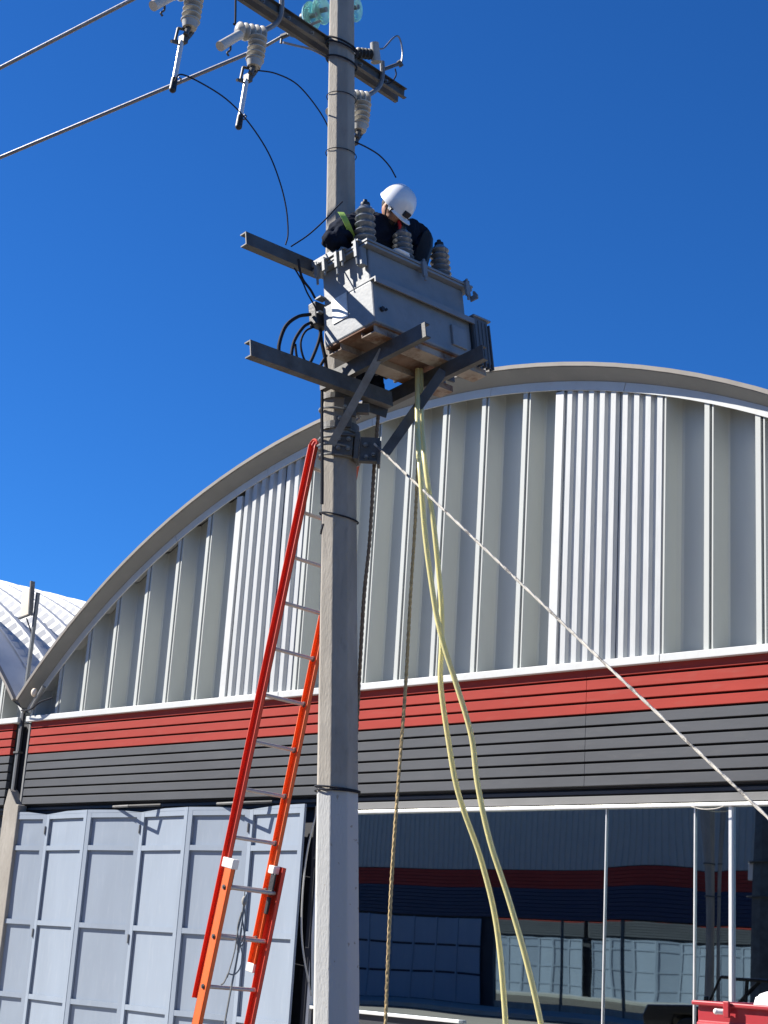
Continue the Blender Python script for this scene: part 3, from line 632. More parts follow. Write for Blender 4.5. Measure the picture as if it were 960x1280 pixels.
# thin jumper leads
wire([atX(x, y, -7.75) for x, y in ((218, 102), (226, 93), (250, 103), (283, 124), (310, 152), (335, 190), (350, 228), (358, 262), (360, 292), (357, 306))], .0055, 'cable', 'jumper_wire', 'thin black lead sweeping from the leftmost fuse down to the upper left arm', 'wire')
wire([atX(x, y, -7.75) for x, y in ((322, 88), (345, 92), (372, 106), (398, 137), (413, 165), (420, 190), (422, 215), (420, 236), (426, 262))], .0055, 'cable', 'jumper_wire', 'thin black lead arcing from the middle fuse across the face of the pole', 'wire')
wire([atX(x, y, -7.42) for x, y in ((364, 308), (385, 294), (405, 276), (418, 262), (428, 252))], .0055, 'cable', 'jumper_wire', 'thin black wire rising from the upper left arm to the pole', 'wire')
wire([atX(x, y, -7.75) for x, y in ((354, 53), (370, 57), (390, 62), (411, 73))], .009, 'conductor', 'jumper_wire', 'short grey lead between the tension clamp and the pole', 'wire')
wire([atX(x, y, -7.60) for x, y in ((443, 177), (458, 184), (474, 194), (487, 208), (495, 222))], .006, 'cable', 'jumper_wire', 'thin black lead curving down from the pole towards the helmet', 'wire')
wire([atX(x, y, -7.8) for x, y in ((294.5, -20), (294.5, 0), (294, 28), (292, 30))], .008, 'cable', 'jumper_wire', 'short vertical black wire hanging in from the top edge', 'wire')
# line conductors
def conductor(a, b, label):
    a = Vector(a); b = Vector(b); far = a+(b-a)*6; pts = [a+(far-a)*(i/30) for i in range(31)]
    return tag(G().tube(pts, .017, 8).build('power_line', M['conductor'], None, smooth=True), label, 'power line', 'overhead power lines')
conductor(atY(331, 58, 6.93), atY(0, 197, 6.35), 'lower power line crossing the sky behind the hanging fuses')
conductor(atY(170, -3, 6.05), atY(0, 85, 5.80), 'upper power line crossing the top left corner of the sky')
# tension clamp on the lower line
tcl = thing('tension_clamp', 'galvanised dead end clamp joining the lower power line to the top arm', 'clamp', tuple(atY(350, 48, 6.95)))
a = atY(331, 58, 6.93); b = atY(352, 46, 6.97); c = atY(374, 37, 7.0)
g = G(); g.cyl(a, b, .013, n=8); g.build('rod', M['galv'], tcl, smooth=True)
g = G(); g.cyl(b, c, .022, .018, n=8); g.cyl(b+Vector((0, 0, -.06)), b+Vector((0, 0, .02)), .01, n=6); g.cyl(atY(363, 45, 6.98), atY(366, 38, 6.98), .03, n=8); g.build('shackle', M['galvd'], tcl, smooth=True)
g = G(); g.cyl(c, atY(400, 26, 7.15), .012, n=8); g.build('eye_rod', M['galv'], tcl, smooth=True)
# glass discs
for i, (px, py, X, lb) in enumerate(((402, 13, -7.95, 'aqua glass disc insulator just left of the pole top'), (389, 20, -7.99, 'aqua glass disc insulator over the top arm, left one'), (442, 10, -7.98, 'aqua glass disc insulator peeking out right of the pole'))):
    p = atX(px, py, X); Mg = frame(p, Vector((-1, -.15, .12))); g = G()
    t = thing('glass_insulator', lb, 'insulator', tuple(p), 'aqua glass insulators at the pole top')
    g.lathe([(.03, .05), (.055, .045), (.105, .015), (.115, -.005), (.11, -.012), (.085, .0), (.082, -.012), (.06, .004), (.055, -.01), (.035, .004)], Mg, 28); g.build('disc', M['aqua'], t, smooth=True)
    g = G(); g.lathe([(.02, -.05), (.02, .04), (.04, .045), (.04, .09), (.02, .1)], Mg, 12); g.build('cap', M['galv'], t, smooth=True)
# ------------------------------------------------------------------ fuse cut-outs
def sheds(g, p, q, r, n, core=.6):
    p = Vector(p); q = Vector(q); L = (q-p).length; core *= .85; prof = [(r*core*.8, 0)]; s = L/n
    for i in range(n): z = i*s; prof += [(r*core, z+s*.08), (r, z+s*.38), (r*.97, z+s*.55), (r*core, z+s*.9)]
    prof.append((r*core*.8, L)); g.lathe(prof, frame(p, q-p), 22)
def cutout(dx, label, Y0=6.42):
    off = Vector((0, dx, 0))
    def P(px, py, X=-7.8): return atX(px, py, X)+off
    t = thing('fuse_cutout', label, 'fuse cutout', tuple(P(318, 50)), 'open fuse cutouts hanging from the top arm')
    g = G(); g.tube(smooth_pts([P(352, -6), P(352, 12), P(348, 26), P(338, 34), P(322, 41), P(310, 42)]), .020, 8); g.build('mounting_pipe', M['galv'], t, smooth=True)
    g = G(); sheds(g, P(330, 44), P(296, 38, -7.83), .068, 5); g.build('porcelain', M['porc2'], t, smooth=True)
    g = G(); sheds(g, P(323, 46, -7.76), P(318, 79, -7.76), .070, 5); g.cyl(P(318.5, 76, -7.76), P(317.5, 84, -7.76), .062, .05, n=20); g.build('porcelain', M['porc2'], t, smooth=True)
    g = G(); g.cyl(P(300, 43), P(275, 58), .034, .038, n=14); g.build('end_tube', mat('cream_tube', (.62, .57, .49), .4) if 'cream_tube' not in bpy.data.materials else bpy.data.materials['cream_tube'], t, smooth=True)
    g = G(); g.tube(smooth_pts([P(288, 52), P(288, 62), P(284, 66), P(286, 70)], 4), .008, 6); g.build('hook', M['galvd'], t, smooth=True)
    g = G(); g.cyl(P(317, 82, -7.76), P(313, 92, -7.76), .02, n=8); g.build('lower_stem', M['galvd'], t)
    g = G()
    g.tube([P(304, 84), P(314, 86), P(319, 92), P(309, 104), P(300, 102), P(304, 84)], .011, 6); g.box((-.03, -.02, -.03), (.03, .02, .03), Matrix.Translation(P(310, 98))); g.cyl(P(296, 100), P(304, 100), .012, n=6); g.cyl(P(314, 94), P(320, 88), .02, n=8)
    g.build('hinge_clamp', M['galvd'], t)
    g = G(); g.cyl(P(308, 100), P(300, 148), .019, .019, n=10); g.build('fuse_tube', M['alu'], t, smooth=True)
    g = G(); g.cyl(P(300.5, 145), P(298.5, 157), .024, .026, n=10); g.sphere(tuple(P(298.3, 158)), .027, n=10, m=6); g.build('tube_cap', M['rubber'], t, smooth=True)
    g = G(); g.tube([P(300, 150), P(306, 149), P(308, 145), P(305, 143)], .006, 6); g.build('ring', M['galvd'], t)
    return t
cutout(0, 'open fuse cutout hanging in the middle with its tube swinging down over blue sky')
cutout(-.62, 'leftmost open fuse cutout, cut by the top edge, tube down over the power line')
cutout(1.13, 'fuse cutout half hidden behind the pole on its right side')
# surge arrester at right end of top arm
sa = thing('surge_arrester', 'small black ribbed surge arrester on the right end of the top arm', 'arrester', tuple(atX(465, 70, -7.86)))
g = G(); sheds(g, atX(446, 66, -7.80), atX(464, 68, -7.80), .045, 4); g.build('body', M['rubber'], sa, smooth=True)
g = G(); g.cyl(atX(468, 54, -7.78), atX(470, 78, -7.78), .036, .042, n=14); g.build('housing', M['porc2'], sa, smooth=True)
g = G(); g.tube([atX(479, 87, -7.8), atX(492, 82, -7.8), atX(501, 79, -7.8)], .015, 8); g.cyl(atX(498, 76, -7.8), atX(502, 83, -7.8), .02, n=8); g.build('bracket', M['galvd'], sa)
g = G(); g.tube(smooth_pts([atX(x, y, -7.8) for x, y in ((474, 61), (480, 60), (490, 49), (497, 45), (501, 52), (503, 66), (502, 78))]), .0075, 6); g.build('lead', M['conductor'], sa, smooth=True)
g = G(); g.tube(smooth_pts([atX(x, y, -7.8) for x, y in ((494, 86), (495, 94), (489, 103), (481, 104), (478, 98))]), .006, 6); g.build('lead', M['cable'], sa, smooth=True)
# ------------------------------------------------------------------ ladder
LP0 = Vector((-7.892, 7.366, 3.289)); az, el = R(5.63), R(80.35)
LU = Vector((math.cos(az)*math.cos(el), math.sin(az)*math.cos(el), math.sin(el)))
gz, ge = R(86.96), R(-.69)
LGv = Vector((math.cos(gz)*math.cos(ge), math.sin(gz)*math.cos(ge), math.sin(ge)))
LGv = (LGv-LU*LGv.dot(LU)).normalized(); LN = LGv.cross(LU).normalized()    # LN towards +x
LD = thing('extension_ladder', 'orange fibreglass extension ladder leaning on the back of the concrete pole', 'ladder', tuple(LP0-LU*3.33))
S = .33
LM = Matrix(((LGv.x, LN.x, LU.x, LP0.x), (LGv.y, LN.y, LU.y, LP0.y), (LGv.z, LN.z, LU.z, LP0.z), (0, 0, 0, 1)))
def rail(side, w, k0, k1, n0, web_out, m, name='rail', dep=.075, fl=.032, cap=False):
    """side -1/+1, w inner clear width, k from top k0 to bottom k1; n0 rear edge; web_out: web on the outer side"""
    g = G(); a = w/2; z1, z0 = -k0*S, -k1*S; t = .005
    xi, xo = side*a, side*(a+fl)
    wx = (xo-side*t, xo) if web_out else (xi, xi+side*t)
    g.box((wx[0], n0, z0), (wx[1], n0+dep, z1), LM)
    g.box((xi, n0, z0), (xo, n0+t, z1), LM); g.box((xi, n0+dep-t, z0), (xo, n0+dep, z1), LM)
    if cap:
        P = [(n0+dep/2+dep/2*math.cos(x), dep/2*math.sin(x)) for x in [math.pi*i/10 for i in range(11)]]
        Mc = LM @ Matrix.Translation((0, 0, z1)) @ Matrix(((0, 0, 1, 0), (1, 0, 0, 0), (0, 1, 0, 0), (0, 0, 0, 1)))
        g.prism(P, wx[0], wx[1], Mc)
        rim = [LM @ Vector((xi+side*fl/2, q[0], z1+q[1])) for q in P]; g.tube(rim, .008, 6)
    return g.build(name, M[m], LD)
FN = -.075
rail(-1, .384, -5.5, 6.3, FN, False, 'shaderail', cap=True); rail(1, .384, -5.5, 5.55, FN, True, 'orange', cap=True)
rail(-1, .416, 3.45, 10.1, 0.004, True, 'orange'); rail(1, .416, 3.45, 10.1, 0.004, True, 'shaderail')
rg = None
def rung(k, w, n0):
    global rg
    if rg is None:
        g = G(); P = [(.017*math.cos(a), .014*math.sin(a)) for a in [2*math.pi*i/12 for i in range(12)]]
        g.prism([(x, y) for x, y in P], -.5, .5, Matrix(((0, 0, 1, 0), (1, 0, 0, 0), (0, 1, 0, 0), (0, 0, 0, 1)))); rg = g.mesh('rung', M['rung'], True)
    o = bpy.data.objects.new('rung', rg); COL.objects.link(o); o.parent = LD
    o.matrix_parent_inverse = Matrix.Translation(-LD.location)
    o.matrix_basis = LM @ Matrix.Translation((0, n0+.037, -k*S)) @ Matrix.Diagonal((w, 1, 1, 1)); return o
for k in range(-5, 6): rung(k, .388, FN)
for k in range(4, 11): rung(k, .42, .004)
for k in range(4, 10):
    g = G(); p = LM @ Vector((-.208-.032, .042, -k*S)); g.cyl(p, p-LGv*.006, .016, n=12); g.cyl(p-LGv*.006, p-LGv*.012, .008, n=8); g.build('rivet', M['galvd'], LD)
for k in range(-5, 6):
    g = G(); p = LM @ Vector((.192, FN+.038, -k*S)); g.cyl(p, p-LGv*.012, .022, .018, n=10); g.build('rung_collar', M['galvd'], LD)
g = G(); g.box((-.245, -.03, -3.62*S), (-.19, .09, -3.42*S), LM); g.build('guide_bracket', M['whiteplastic'], LD, bevel=.006)
g = G(); g.box((.17, -.03, -3.62*S), (.225, .03, -3.45*S), LM); g.build('guide_bracket', M['whiteplastic'], LD, bevel=.006)
for sx in (-1, 1):
    g = G(); g.box((sx*.185-.008, .0, -4.05*S), (sx*.185+.008, .05, -3.60*S), LM); g.box((sx*.185-.01, .01, -4.45*S), (sx*.185+.01, .04, -4.1*S), LM); g.build('rung_lock', M['rubber'], LD, bevel=.004)
g = G(); g.box((.19, FN-.002, -5.68*S), (.226, FN+.078, -5.5*S), LM); g.build('end_cap', M['whiteplastic'], LD, bevel=.004)
for sx in (-1, 1):
    g = G(); g.box((sx*.225-.03, -.02, -10.3*S), (sx*.225+.03, .11, -10.08*S), LM); g.build('foot', M['rubber'], LD)
# haul cord bundle tied to the ladder rung
cr = thing('haul_cord', 'tangled thin grey cord knotted to a ladder rung and hanging down', 'cord', tuple(atR(305, 1120, 9.75)))
def lp(l): return [atR(x, y, 10.15) for x, y in l]
for l, r in (([(306, 1113), (305, 1125), (302, 1145), (297, 1165), (293, 1190), (284, 1222)], .005), ([(308, 1118), (303, 1150), (300, 1175), (303, 1195), (300, 1210), (293, 1218), (285, 1217)], .005),
             ([(305, 1130), (307, 1160), (300, 1180), (297, 1160), (302, 1140)], .005), ([(303, 1150), (306, 1175), (299, 1183), (295, 1172)], .006), ([(302, 1160), (296, 1200), (289, 1235), (284, 1262), (279, 1290)], .007), ([(285, 1217), (280, 1228), (276, 1231)], .006)):
    g = G(); g.tube(smooth_pts(lp(l)), r, 6); g.build('strand', M['ropegrey'], cr, smooth=True)
g = G(); g.sphere(tuple(atR(305.5, 1126, 10.14)), (.018, .018, .03)); g.build('knot', M['ropegrey'], cr, smooth=True)
# ------------------------------------------------------------------ ropes and hoses
def rope(pts, r, m, label, name='rope', cat='rope', twist=True, k=14, pitch=.045, group=None):
    P = smooth_pts(pts, k); g = G()
    if twist:
        # two-strand lay
        d = [0]
        for i in range(1, len(P)): d.append(d[-1]+(P[i]-P[i-1]).length)
        n = int(d[-1]/.02); Q = []; j = 0
        for i in range(n+1):
            s = d[-1]*i/n
            while j < len(d)-2 and d[j+1] < s: j += 1
            Q.append(P[j].lerp(P[j+1], (s-d[j])/max(1e-6, d[j+1]-d[j])))
        for ph in (0, math.pi):
            L = []
            for i, p in enumerate(Q):
                t = (Q[min(i+1, n)]-Q[max(i-1, 0)]).normalized(); x = t.cross(Vector((.3, 1, .1))).normalized(); y = t.cross(x)
                a = 2*math.pi*(i*.02)/pitch/2+ph; L.append(p+(x*math.cos(a)+y*math.sin(a))*r*.26)
            g.tube(L, r*.74, 6)
    else: g.tube(P, r, 10)
    return tag(g.build(name, M[m], None, smooth=True), label, cat, group)
def drop(px, py, X, zs):
    p = atX(px, py, X); return p
rope([atX(473, 517, -7.30), atX(468, 581, -7.31), atX(462, 676, -7.32), atX(455, 747, -7.34), atX(449, 851, -7.38), atX(443, 960, -7.42)], .0155, 'ropebrown', 'brown twisted rope hanging close against the right side of the pole')
rope([atX(526, 492, -6.95), atX(521, 610, -6.95), atX(518, 670, -6.95), atX(513, 747, -6.95), atX(507, 857, -6.95), atX(500, 950, -6.95), atX(494, 1030, -6.95), atX(489, 1110, -6.95), atX(485, 1200, -6.95), atX(481, 1300, -6.95), atX(477, 1400, -6.94)], .0135, 'ropegold', 'golden brown rope hanging straight down left of the yellow hoses')
A = [(526, 462), (527, 530), (532, 584), (541, 646), (548, 711), (552, 760), (552, 810), (551, 857), (562, 935), (570, 980), (581, 1017), (602, 1077), (621, 1159), (632, 1278), (636, 1400)]
B = [(522, 462), (522, 539), (526, 599), (532, 673), (541, 740), (547, 775), (556, 811), (570, 854), (589, 919), (597, 980), (612, 1050), (635, 1121), (657, 1197), (676, 1278), (700, 1400)]
rope([atR(x, y, 9.98+max(0, min(.4, (600-y)/300))) for x, y in A], .0185, 'hose', 'translucent yellow hose hanging from the platform, left one at the bottom', 'hose', 'hose', False, 8, group='yellow hoses hanging from the transformer platform')
rope([atR(x, y, 9.90+max(0, min(.46, (600-y)/300))) for x, y in B], .0185, 'hose', 'translucent yellow hose hanging from the platform, right one at the bottom', 'hose', 'hose', False, 8, group='yellow hoses hanging from the transformer platform')
p0 = atX(468, 555, -7.20); p1 = atR(960, 1022, 8.0); d = p1-p0
rope([p0, p0+d*.33, p0+d*.66+Vector((0, 0, -.004)), p1, p0+d*1.5], .0095, 'ropewhite', 'taut white rope running diagonally from the pole clamp down to the right', k=30, pitch=.12)
# ------------------------------------------------------------------ red cargo trailer at lower right
def cargo():
    t = thing('cargo_trailer', 'red steel cargo trailer with ribbed side standing at the lower right edge', 'trailer', (-4.6, 11.0, 0))
    a = atY(867, 1250, 10.9); zt = a.z+.0; x0 = a.x; yf = 10.9; L = 3.0; dpt = 1.5; fl_ = .55
    def side(y, d):
        g = G(); prof = [(0, zt-.02), (0, zt-.15), (.022, zt-.165), (.022, zt-.19), (0, zt-.205), (0, zt-.26), (.022, zt-.275), (.022, zt-.30), (0, zt-.315), (0, zt-.45), (.022, zt-.465), (.022, zt-.49), (0, zt-.505), (0, fl_)]
        n = len(prof); vs = [(x0+.04, y-d*p, z) for p, z in prof]+[(x0+L, y-d*p, z) for p, z in prof]+[(x0+.04, y+d*.03, z) for p, z in prof]+[(x0+L, y+d*.03, z) for p, z in prof]
        fs = [(i, i+1, n+i+1, n+i) for i in range(n-1)]+[(2*n+i, 3*n+i, 3*n+i+1, 2*n+i+1) for i in range(n-1)]+[(i, 2*n+i, 2*n+i+1, i+1) for i in range(n-1)]+[(n+i, n+i+1, 3*n+i+1, 3*n+i) for i in range(n-1)]
        g.add(vs, fs); return g.build('side_panel', M['redpaint'], t, bevel=.006)
    side(yf, 1); side(yf+dpt, -1)
    g = G(); g.box((x0, yf-.035, zt-.035), (x0+L, yf+.035, zt)); g.box((x0, yf+dpt-.035, zt-.035), (x0+L, yf+dpt+.035, zt)); g.box((x0, yf+.036, zt-.034), (x0+.06, yf+dpt-.036, zt-.001)); g.build('top_rim', M['redpaint'], t, bevel=.01)
    g = G(); g.box((x0+.02, yf+.04, fl_), (x0+.05, yf+dpt-.04, zt-.036)); g.build('front_panel', M['redpaint'], t, bevel=.006)
    g = G(); g.box((x0+.05, yf+.03, fl_), (x0+L, yf+dpt-.03, fl_+.04)); g.build('floor', M['redpaint'], t)
    xl = atY(906, 1262, 10.86).x
    g = G(); g.cyl((xl-.05, yf-.07, zt-.07), (xl+.0, yf-.04, zt-.07), .022, n=10); g.sphere((xl-.055, yf-.072, zt-.07), .024, n=10, m=6); g.build('latch_pin', M['whiteplastic'], t, smooth=True)
    g = G(); g.box((xl, yf-.07, zt-.11), (xl+.05, yf-.04, zt+.01)); g.build('latch_block', M['redpaint'], t, bevel=.006)
    g = G(); g.box((x0-.9, yf+dpt/2-.04, fl_-.08), (x0+L, yf+dpt/2+.04, fl_)); g.box((x0+.1, yf+.1, fl_-.07), (x0+L-.1, yf+.16, fl_-.005)); g.box((x0+.1, yf+dpt-.16, fl_-.07), (x0+L-.1, yf+dpt-.1, fl_-.005)); g.cyl((x0+1.6, yf-.1, .38), (x0+1.6, yf+dpt+.1, .38), .03); g.build('chassis', M['galvd'], t)
    for y in (yf-.12, yf+dpt+.0):
        g = G(); g.cyl((x0+1.6, y, .44), (x0+1.6, y+.14, .44), .32, n=28); w_ = g.build('wheel', M['rubber'], t, smooth=True, bevel=.02)
        g = G(); g.cyl((x0+1.6, y-.01, .44), (x0+1.6, y+.15, .44), .17, n=20); g.build('rim', M['galv'], w_, smooth=True)
    # white sack lying in the bed
    c = atY(962, 1250, yf+.35); g = G(); g.sphere((0, 0, 0), (.2, .15, .12), n=22, m=12); g.v = [tuple(Vector(v)*(1+.35*noise.noise(Vector(v)*11))+Vector((c.x+.08, c.y, zt-.02))) for v in g.v]
    tag(g.build('sack', M['whitecloth'], None, smooth=True), 'crumpled white sack sticking out over the rim of the red trailer', 'sack')
    g = G(); g.box((c.x-.35, c.y-.25, fl_+.045), (c.x+.7, c.y+.3, zt-.12)); tag(g.build('crate', M['galvd'], None, bevel=.01), 'dark crate inside the red trailer under the white sack', 'crate')
cargo()
# ------------------------------------------------------------------ the other side of the street, seen mirrored in the shopfront
def opposite():
    Y = -17.0
    t = thing('opposite_building', 'grey corrugated building with red and navy bands mirrored in the shopfront glass', 'building', (-40, Y, 0))
    g = G(); g.box((-75, Y-20, 0), (5, Y-.12, 9.6)); g.build('wall', M['dark'], t)
    x = -75
    while x < 5:
        g = G(); P = []; n = 8; p = 2.0/n
        for i in range(n): a = x+i*p; P += [(a, 0), (a+p*.35, 0), (a+p*.45, .035), (a+p*.9, .035)]
        P.append((x+2.0, 0)); vs = []
        for xx, d in P: vs += [(xx, Y-.04+d, 5.03), (xx, Y-.04+d, 9.6)]
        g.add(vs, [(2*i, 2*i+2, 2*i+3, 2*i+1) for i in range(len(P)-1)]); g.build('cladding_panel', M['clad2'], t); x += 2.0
    for k in range(5):
        g = G(); g.box((-75, Y-.1, 5.0-.13*(k+1)+.012), (5, Y+.02, 5.0-.13*k)); g.build('slat', M['red'], t)
    for k in range(8):
        g = G(); g.box((-75, Y-.1, 4.35-.135*(k+1)+.014), (5, Y+.02, 4.35-.135*k)); g.build('slat', M['navy'], t)
    # mirrored shopfront right of x=-36.5
    x = -36.5
    while x < 4:
        e = x+3.0
        g = G(); g.add([(x+.03, Y-.03, .35), (e-.03, Y-.03, .35), (e-.03, Y-.03, 3.24), (x+.03, Y-.03, 3.24)], [(3, 2, 1, 0)]); g.build('glass_pane', M['mirror2'], t)
        g = G(); g.box((x-.03, Y-.05, .1), (x+.03, Y+.02, 3.26)); g.build('mullion', M['galvd'], t); x = e
    g = G(); g.box((-36.5, Y-.06, .1), (5, Y, .345)); g.build('plinth', M['concrete'], t)
    x = -58.0
    while x < -37.3:
        for i in range(3):
            z0 = .1+i*1.05; g = G(); g.box((x+.04, Y-.03, z0+.04), (x+1.12, Y-.0, min(3.2, z0+1.01))); g.build('gate_pane', M['door'], t)
        g = G(); g.box((x-.03, Y-.06, .1), (x+.037, Y+.03, 3.22)); g.build('gate_stile', M['door'], t); x += 1.16
opposite()
def plain_pole(x, y, r0, r1, label, h=9.5, box=False, m='concrete'):
    t = thing('street_pole', label, 'pole', (x, y, 0), 'poles across the street mirrored in the glass')
    g = G(); g.cyl((x, y, 0), (x, y, h), r0, r1, n=8); g.build('shaft', M[m], t)
    g = G(); g.cyl((x, y, 3.55), (x, y, 3.58), r0*1.08, n=16); g.cyl((x, y, 4.35), (x, y, 4.38), r0*1.05, n=16); g.build('band', M['galvd'], t)
    if box: g = G(); g.box((x-.5, y-.15, 3.95), (x-.25, y+.1, 4.35)); g.build('meter_box', M['whiteplastic'], t, bevel=.02)
plain_pole(-20.93, -6, .25, .20, 'pale concrete pole mirrored in the shopfront glass right of centre')
plain_pole(-20.45, -6.1, .10, .08, 'slimmer pole mirrored beside the pale concrete one')
plain_pole(-19.02, -6.0, .46, .28, 'broad dark pole with a meter box mirrored at the right edge', box=True, m='galvd')
def pickup():
    t = thing('pickup_truck', 'black pickup truck parked across the street, mirrored low in the shopfront', 'pickup truck', (-17.4, -2.5, 0))
    X, Y0 = -19.7, -3.4
    Mx = Matrix.Translation((X, Y0, 0)) @ Matrix(((1, 0, 0, 0), (0, 0, 1, 0), (0, 1, 0, 0), (0, 0, 0, 1)))
    g = G(); g.prism([(.05, .45), (.0, .75), (.1, .98), (1.4, 1.02), (5.2, 1.02), (5.25, .5), (4.7, .42), (4.6, .8), (3.9, .8), (3.8, .42), (1.5, .42), (1.4, .8), (.7, .8), (.6, .42)], 0, 1.8, Mx); g.build('body', M['black'], t, bevel=.03)
    g = G()
    for y in (.08, 1.66):
        for a, b in (((1.3, 1.0), (1.95, 1.62)), ((2.5, 1.02), (2.55, 1.6)), ((3.3, 1.02), (3.15, 1.62))):
            p = Mx @ Vector((a[0], a[1], y)); q = Mx @ Vector((b[0], b[1], y)); g.cyl(p, q, .045, n=6)
    g.build('pillar', M['black'], t)
    g = G(); g.prism([(1.9, 1.60), (2.0, 1.67), (3.1, 1.67), (3.2, 1.60)], .05, 1.72, Mx); g.build('roof', M['black'], t, bevel=.02)
    g = G(); g.box((X+1.32, Y0+1.72, 1.0), (X+1.42, Y0+1.95, 1.22)); g.build('side_mirror', M['black'], t, bevel=.02)
    for x in (1.05, 4.25):
        for y in (0, 1.58):
            g = G(); g.cyl((X+x, Y0+y-.01, .37), (X+x, Y0+y+.23, .37), .37, n=28); w_ = g.build('wheel', M['rubber'], t, smooth=True, bevel=.02)
            g = G(); g.cyl((X+x, Y0+y-.02, .37), (X+x, Y0+y+.24, .37), .22, n=20); g.build('rim', M['alu'], w_, smooth=True)
    for y in (.2, 1.5):
        g = G(); g.box((X-.02, Y0+y-.12, .72), (X+.06, Y0+y+.12, .86)); g.build('headlight', M['lamp'], t)
pickup()
# ------------------------------------------------------------------ the lineman
def lineman():
    sR = atX(440, 286, -7.20); sL = atX(521, 292, -7.24)             # shoulders (image left / right)
    head = atX(494, 258, -7.07)
    neck = (sR+sL)*.5+Vector((.06, -.01, .055)); chest = (sR+sL)*.5+Vector((-.07, .02, -.10)); belly = chest+Vector((-.16, .04, -.25)); pelvis = belly+Vector((-.10, .03, -.20))
    eR = atX(413, 300, -7.18); eL = atX(529, 300, -7.20)
    hR = TM @ Vector((.22, .12, DZ+.10)); hL = TM @ Vector((.30, .66, DZ+.10))
    kR = pelvis+Vector((.10, -.13, -.42)); kL = pelvis+Vector((.10, .12, -.42))
    fR = Vector((-7.50, 7.50, 5.56)); fL = Vector((-7.50, 7.66, 5.56))
    P = thing('person', 'lineman in navy jacket and white helmet bent over the transformer', 'person', tuple((fR+fL)*.5))
    def skin(nodes, edges, name):
        me = bpy.data.meshes.new(name); ks = list(nodes); me.from_pydata([nodes[k][0] for k in ks], [(ks.index(a), ks.index(b)) for a, b in edges], [])
        o = bpy.data.objects.new(name, me); COL.objects.link(o); o.modifiers.new('s', 'SKIN'); 
        for i, k in enumerate(ks):
            sv = me.skin_vertices[0].data[i]; r = nodes[k][1]; sv.radius = r if isinstance(r, tuple) else (r, r); sv.use_root = (i == 0)
        m = o.modifiers.new('ss', 'SUBSURF'); m.levels = 2; m.render_levels = 2
        dg = bpy.context.evaluated_depsgraph_get(); em = bpy.data.meshes.new_from_object(o.evaluated_get(dg)); bpy.data.objects.remove(o); return em
    nd = {'pelvis': (pelvis, (.15, .12)), 'belly': (belly, (.14, .115)), 'chest': (chest, (.155, .125)), 'uch': (chest+Vector((.06, -.01, .10)), (.15, .10)), 'neck': (neck, .062), 'nk2': (neck.lerp(head, .55), .055), 'head': (head, .07),
          'sR': (sR, .095), 'eR': (eR, .07), 'hR': (hR, .033), 'sL': (sL, .075), 'eL': (eL, .052), 'hL': (hL, .033),
          'hipR': (pelvis+Vector((0, -.10, -.06)), .10), 'kR': (kR, .068), 'aR': (fR, .045), 'tR': (fR+Vector((.16, -.02, -.03)), .038),
          'hipL': (pelvis+Vector((0, .10, -.06)), .10), 'kL': (kL, .068), 'aL': (fL, .045), 'tL': (fL+Vector((.16, .02, -.03)), .038)}
    ed = [('pelvis', 'belly'), ('belly', 'chest'), ('chest', 'uch'), ('uch', 'neck'), ('neck', 'nk2'), ('nk2', 'head'), ('uch', 'sR'), ('sR', 'eR'), ('eR', 'hR'), ('uch', 'sL'), ('sL', 'eL'), ('eL', 'hL'),
          ('pelvis', 'hipR'), ('hipR', 'kR'), ('kR', 'aR'), ('aR', 'tR'), ('pelvis', 'hipL'), ('hipL', 'kL'), ('kL', 'aL'), ('aL', 'tL')]
    em = skin({k: (v[0], v[1] if k in ('neck', 'nk2', 'head', 'hR', 'hL') else (tuple(x*.72 for x in v[1]) if isinstance(v[1], tuple) else v[1]*.72)) for k, v in nd.items()}, ed, 'body')
    # head frame: face looks down and towards the camera's right
    fdir = Vector((.62, .05, -.70)).normalized(); updir = Vector((.76, .08, .58)); H = frame(head, updir, fdir)   # local x = face, z = crown
    g = G(); g.sphere((0, 0, .0), (.098, .077, .115), H, 24, 16); g.sphere((.045, 0, -.06), (.06, .055, .06), H, 16, 10)
    g.sphere((.100, 0, -.02), (.022, .016, .028), H, 10, 8)           # nose
    for s_ in (-1, 1): g.sphere((.0, s_*.078, -.01), (.02, .012, .034), H, 10, 8); g.sphere((.07, s_*.033, .012), (.02, .018, .01), H, 10, 8)
    g.sphere((.085, 0, -.062), (.02, .026, .009), H, 10, 6)
    # hands: palm, four curled fingers, thumb
    for hp, el_ in ((hR, eR), (hL, eL)):
        d = (hp-el_).normalized(); F = frame(hp, d, Vector((0, 1, 0))); g.sphere((0, 0, .05), (.042, .018, .05), F, 12, 8)
        for i in range(4):
            x = -.031+i*.021; Lf = (.062, .072, .068, .052)[i]
            q = [F @ Vector(v) for v in ((x, 0, .08), (x*1.1, .004, .08+Lf*.45), (x*1.1, .022, .08+Lf*.75), (x*1.05, .045, .08+Lf*.8))]; g.tube(q, [.0105, .010, .009, .007], 8)
        q = [F @ Vector(v) for v in ((.035, .0, .03), (.06, .012, .06), (.062, .03, .085))]; g.tube(q, [.013, .012, .009], 8)
    n0 = len(em.vertices); gm = g.mesh('tmp', None); bm = bmesh.new(); bm.from_mesh(em); bm.from_mesh(gm); me = bpy.data.meshes.new('body'); bm.to_mesh(me); bm.free(); me.materials.append(M['skin'])
    body = link('body', me, P); rm = body.modifiers.new('rm', 'REMESH'); rm.mode = 'VOXEL'; rm.voxel_size = .008; rm.use_smooth_shade = True
    sm = body.modifiers.new('sm', 'SMOOTH'); sm.iterations = 3
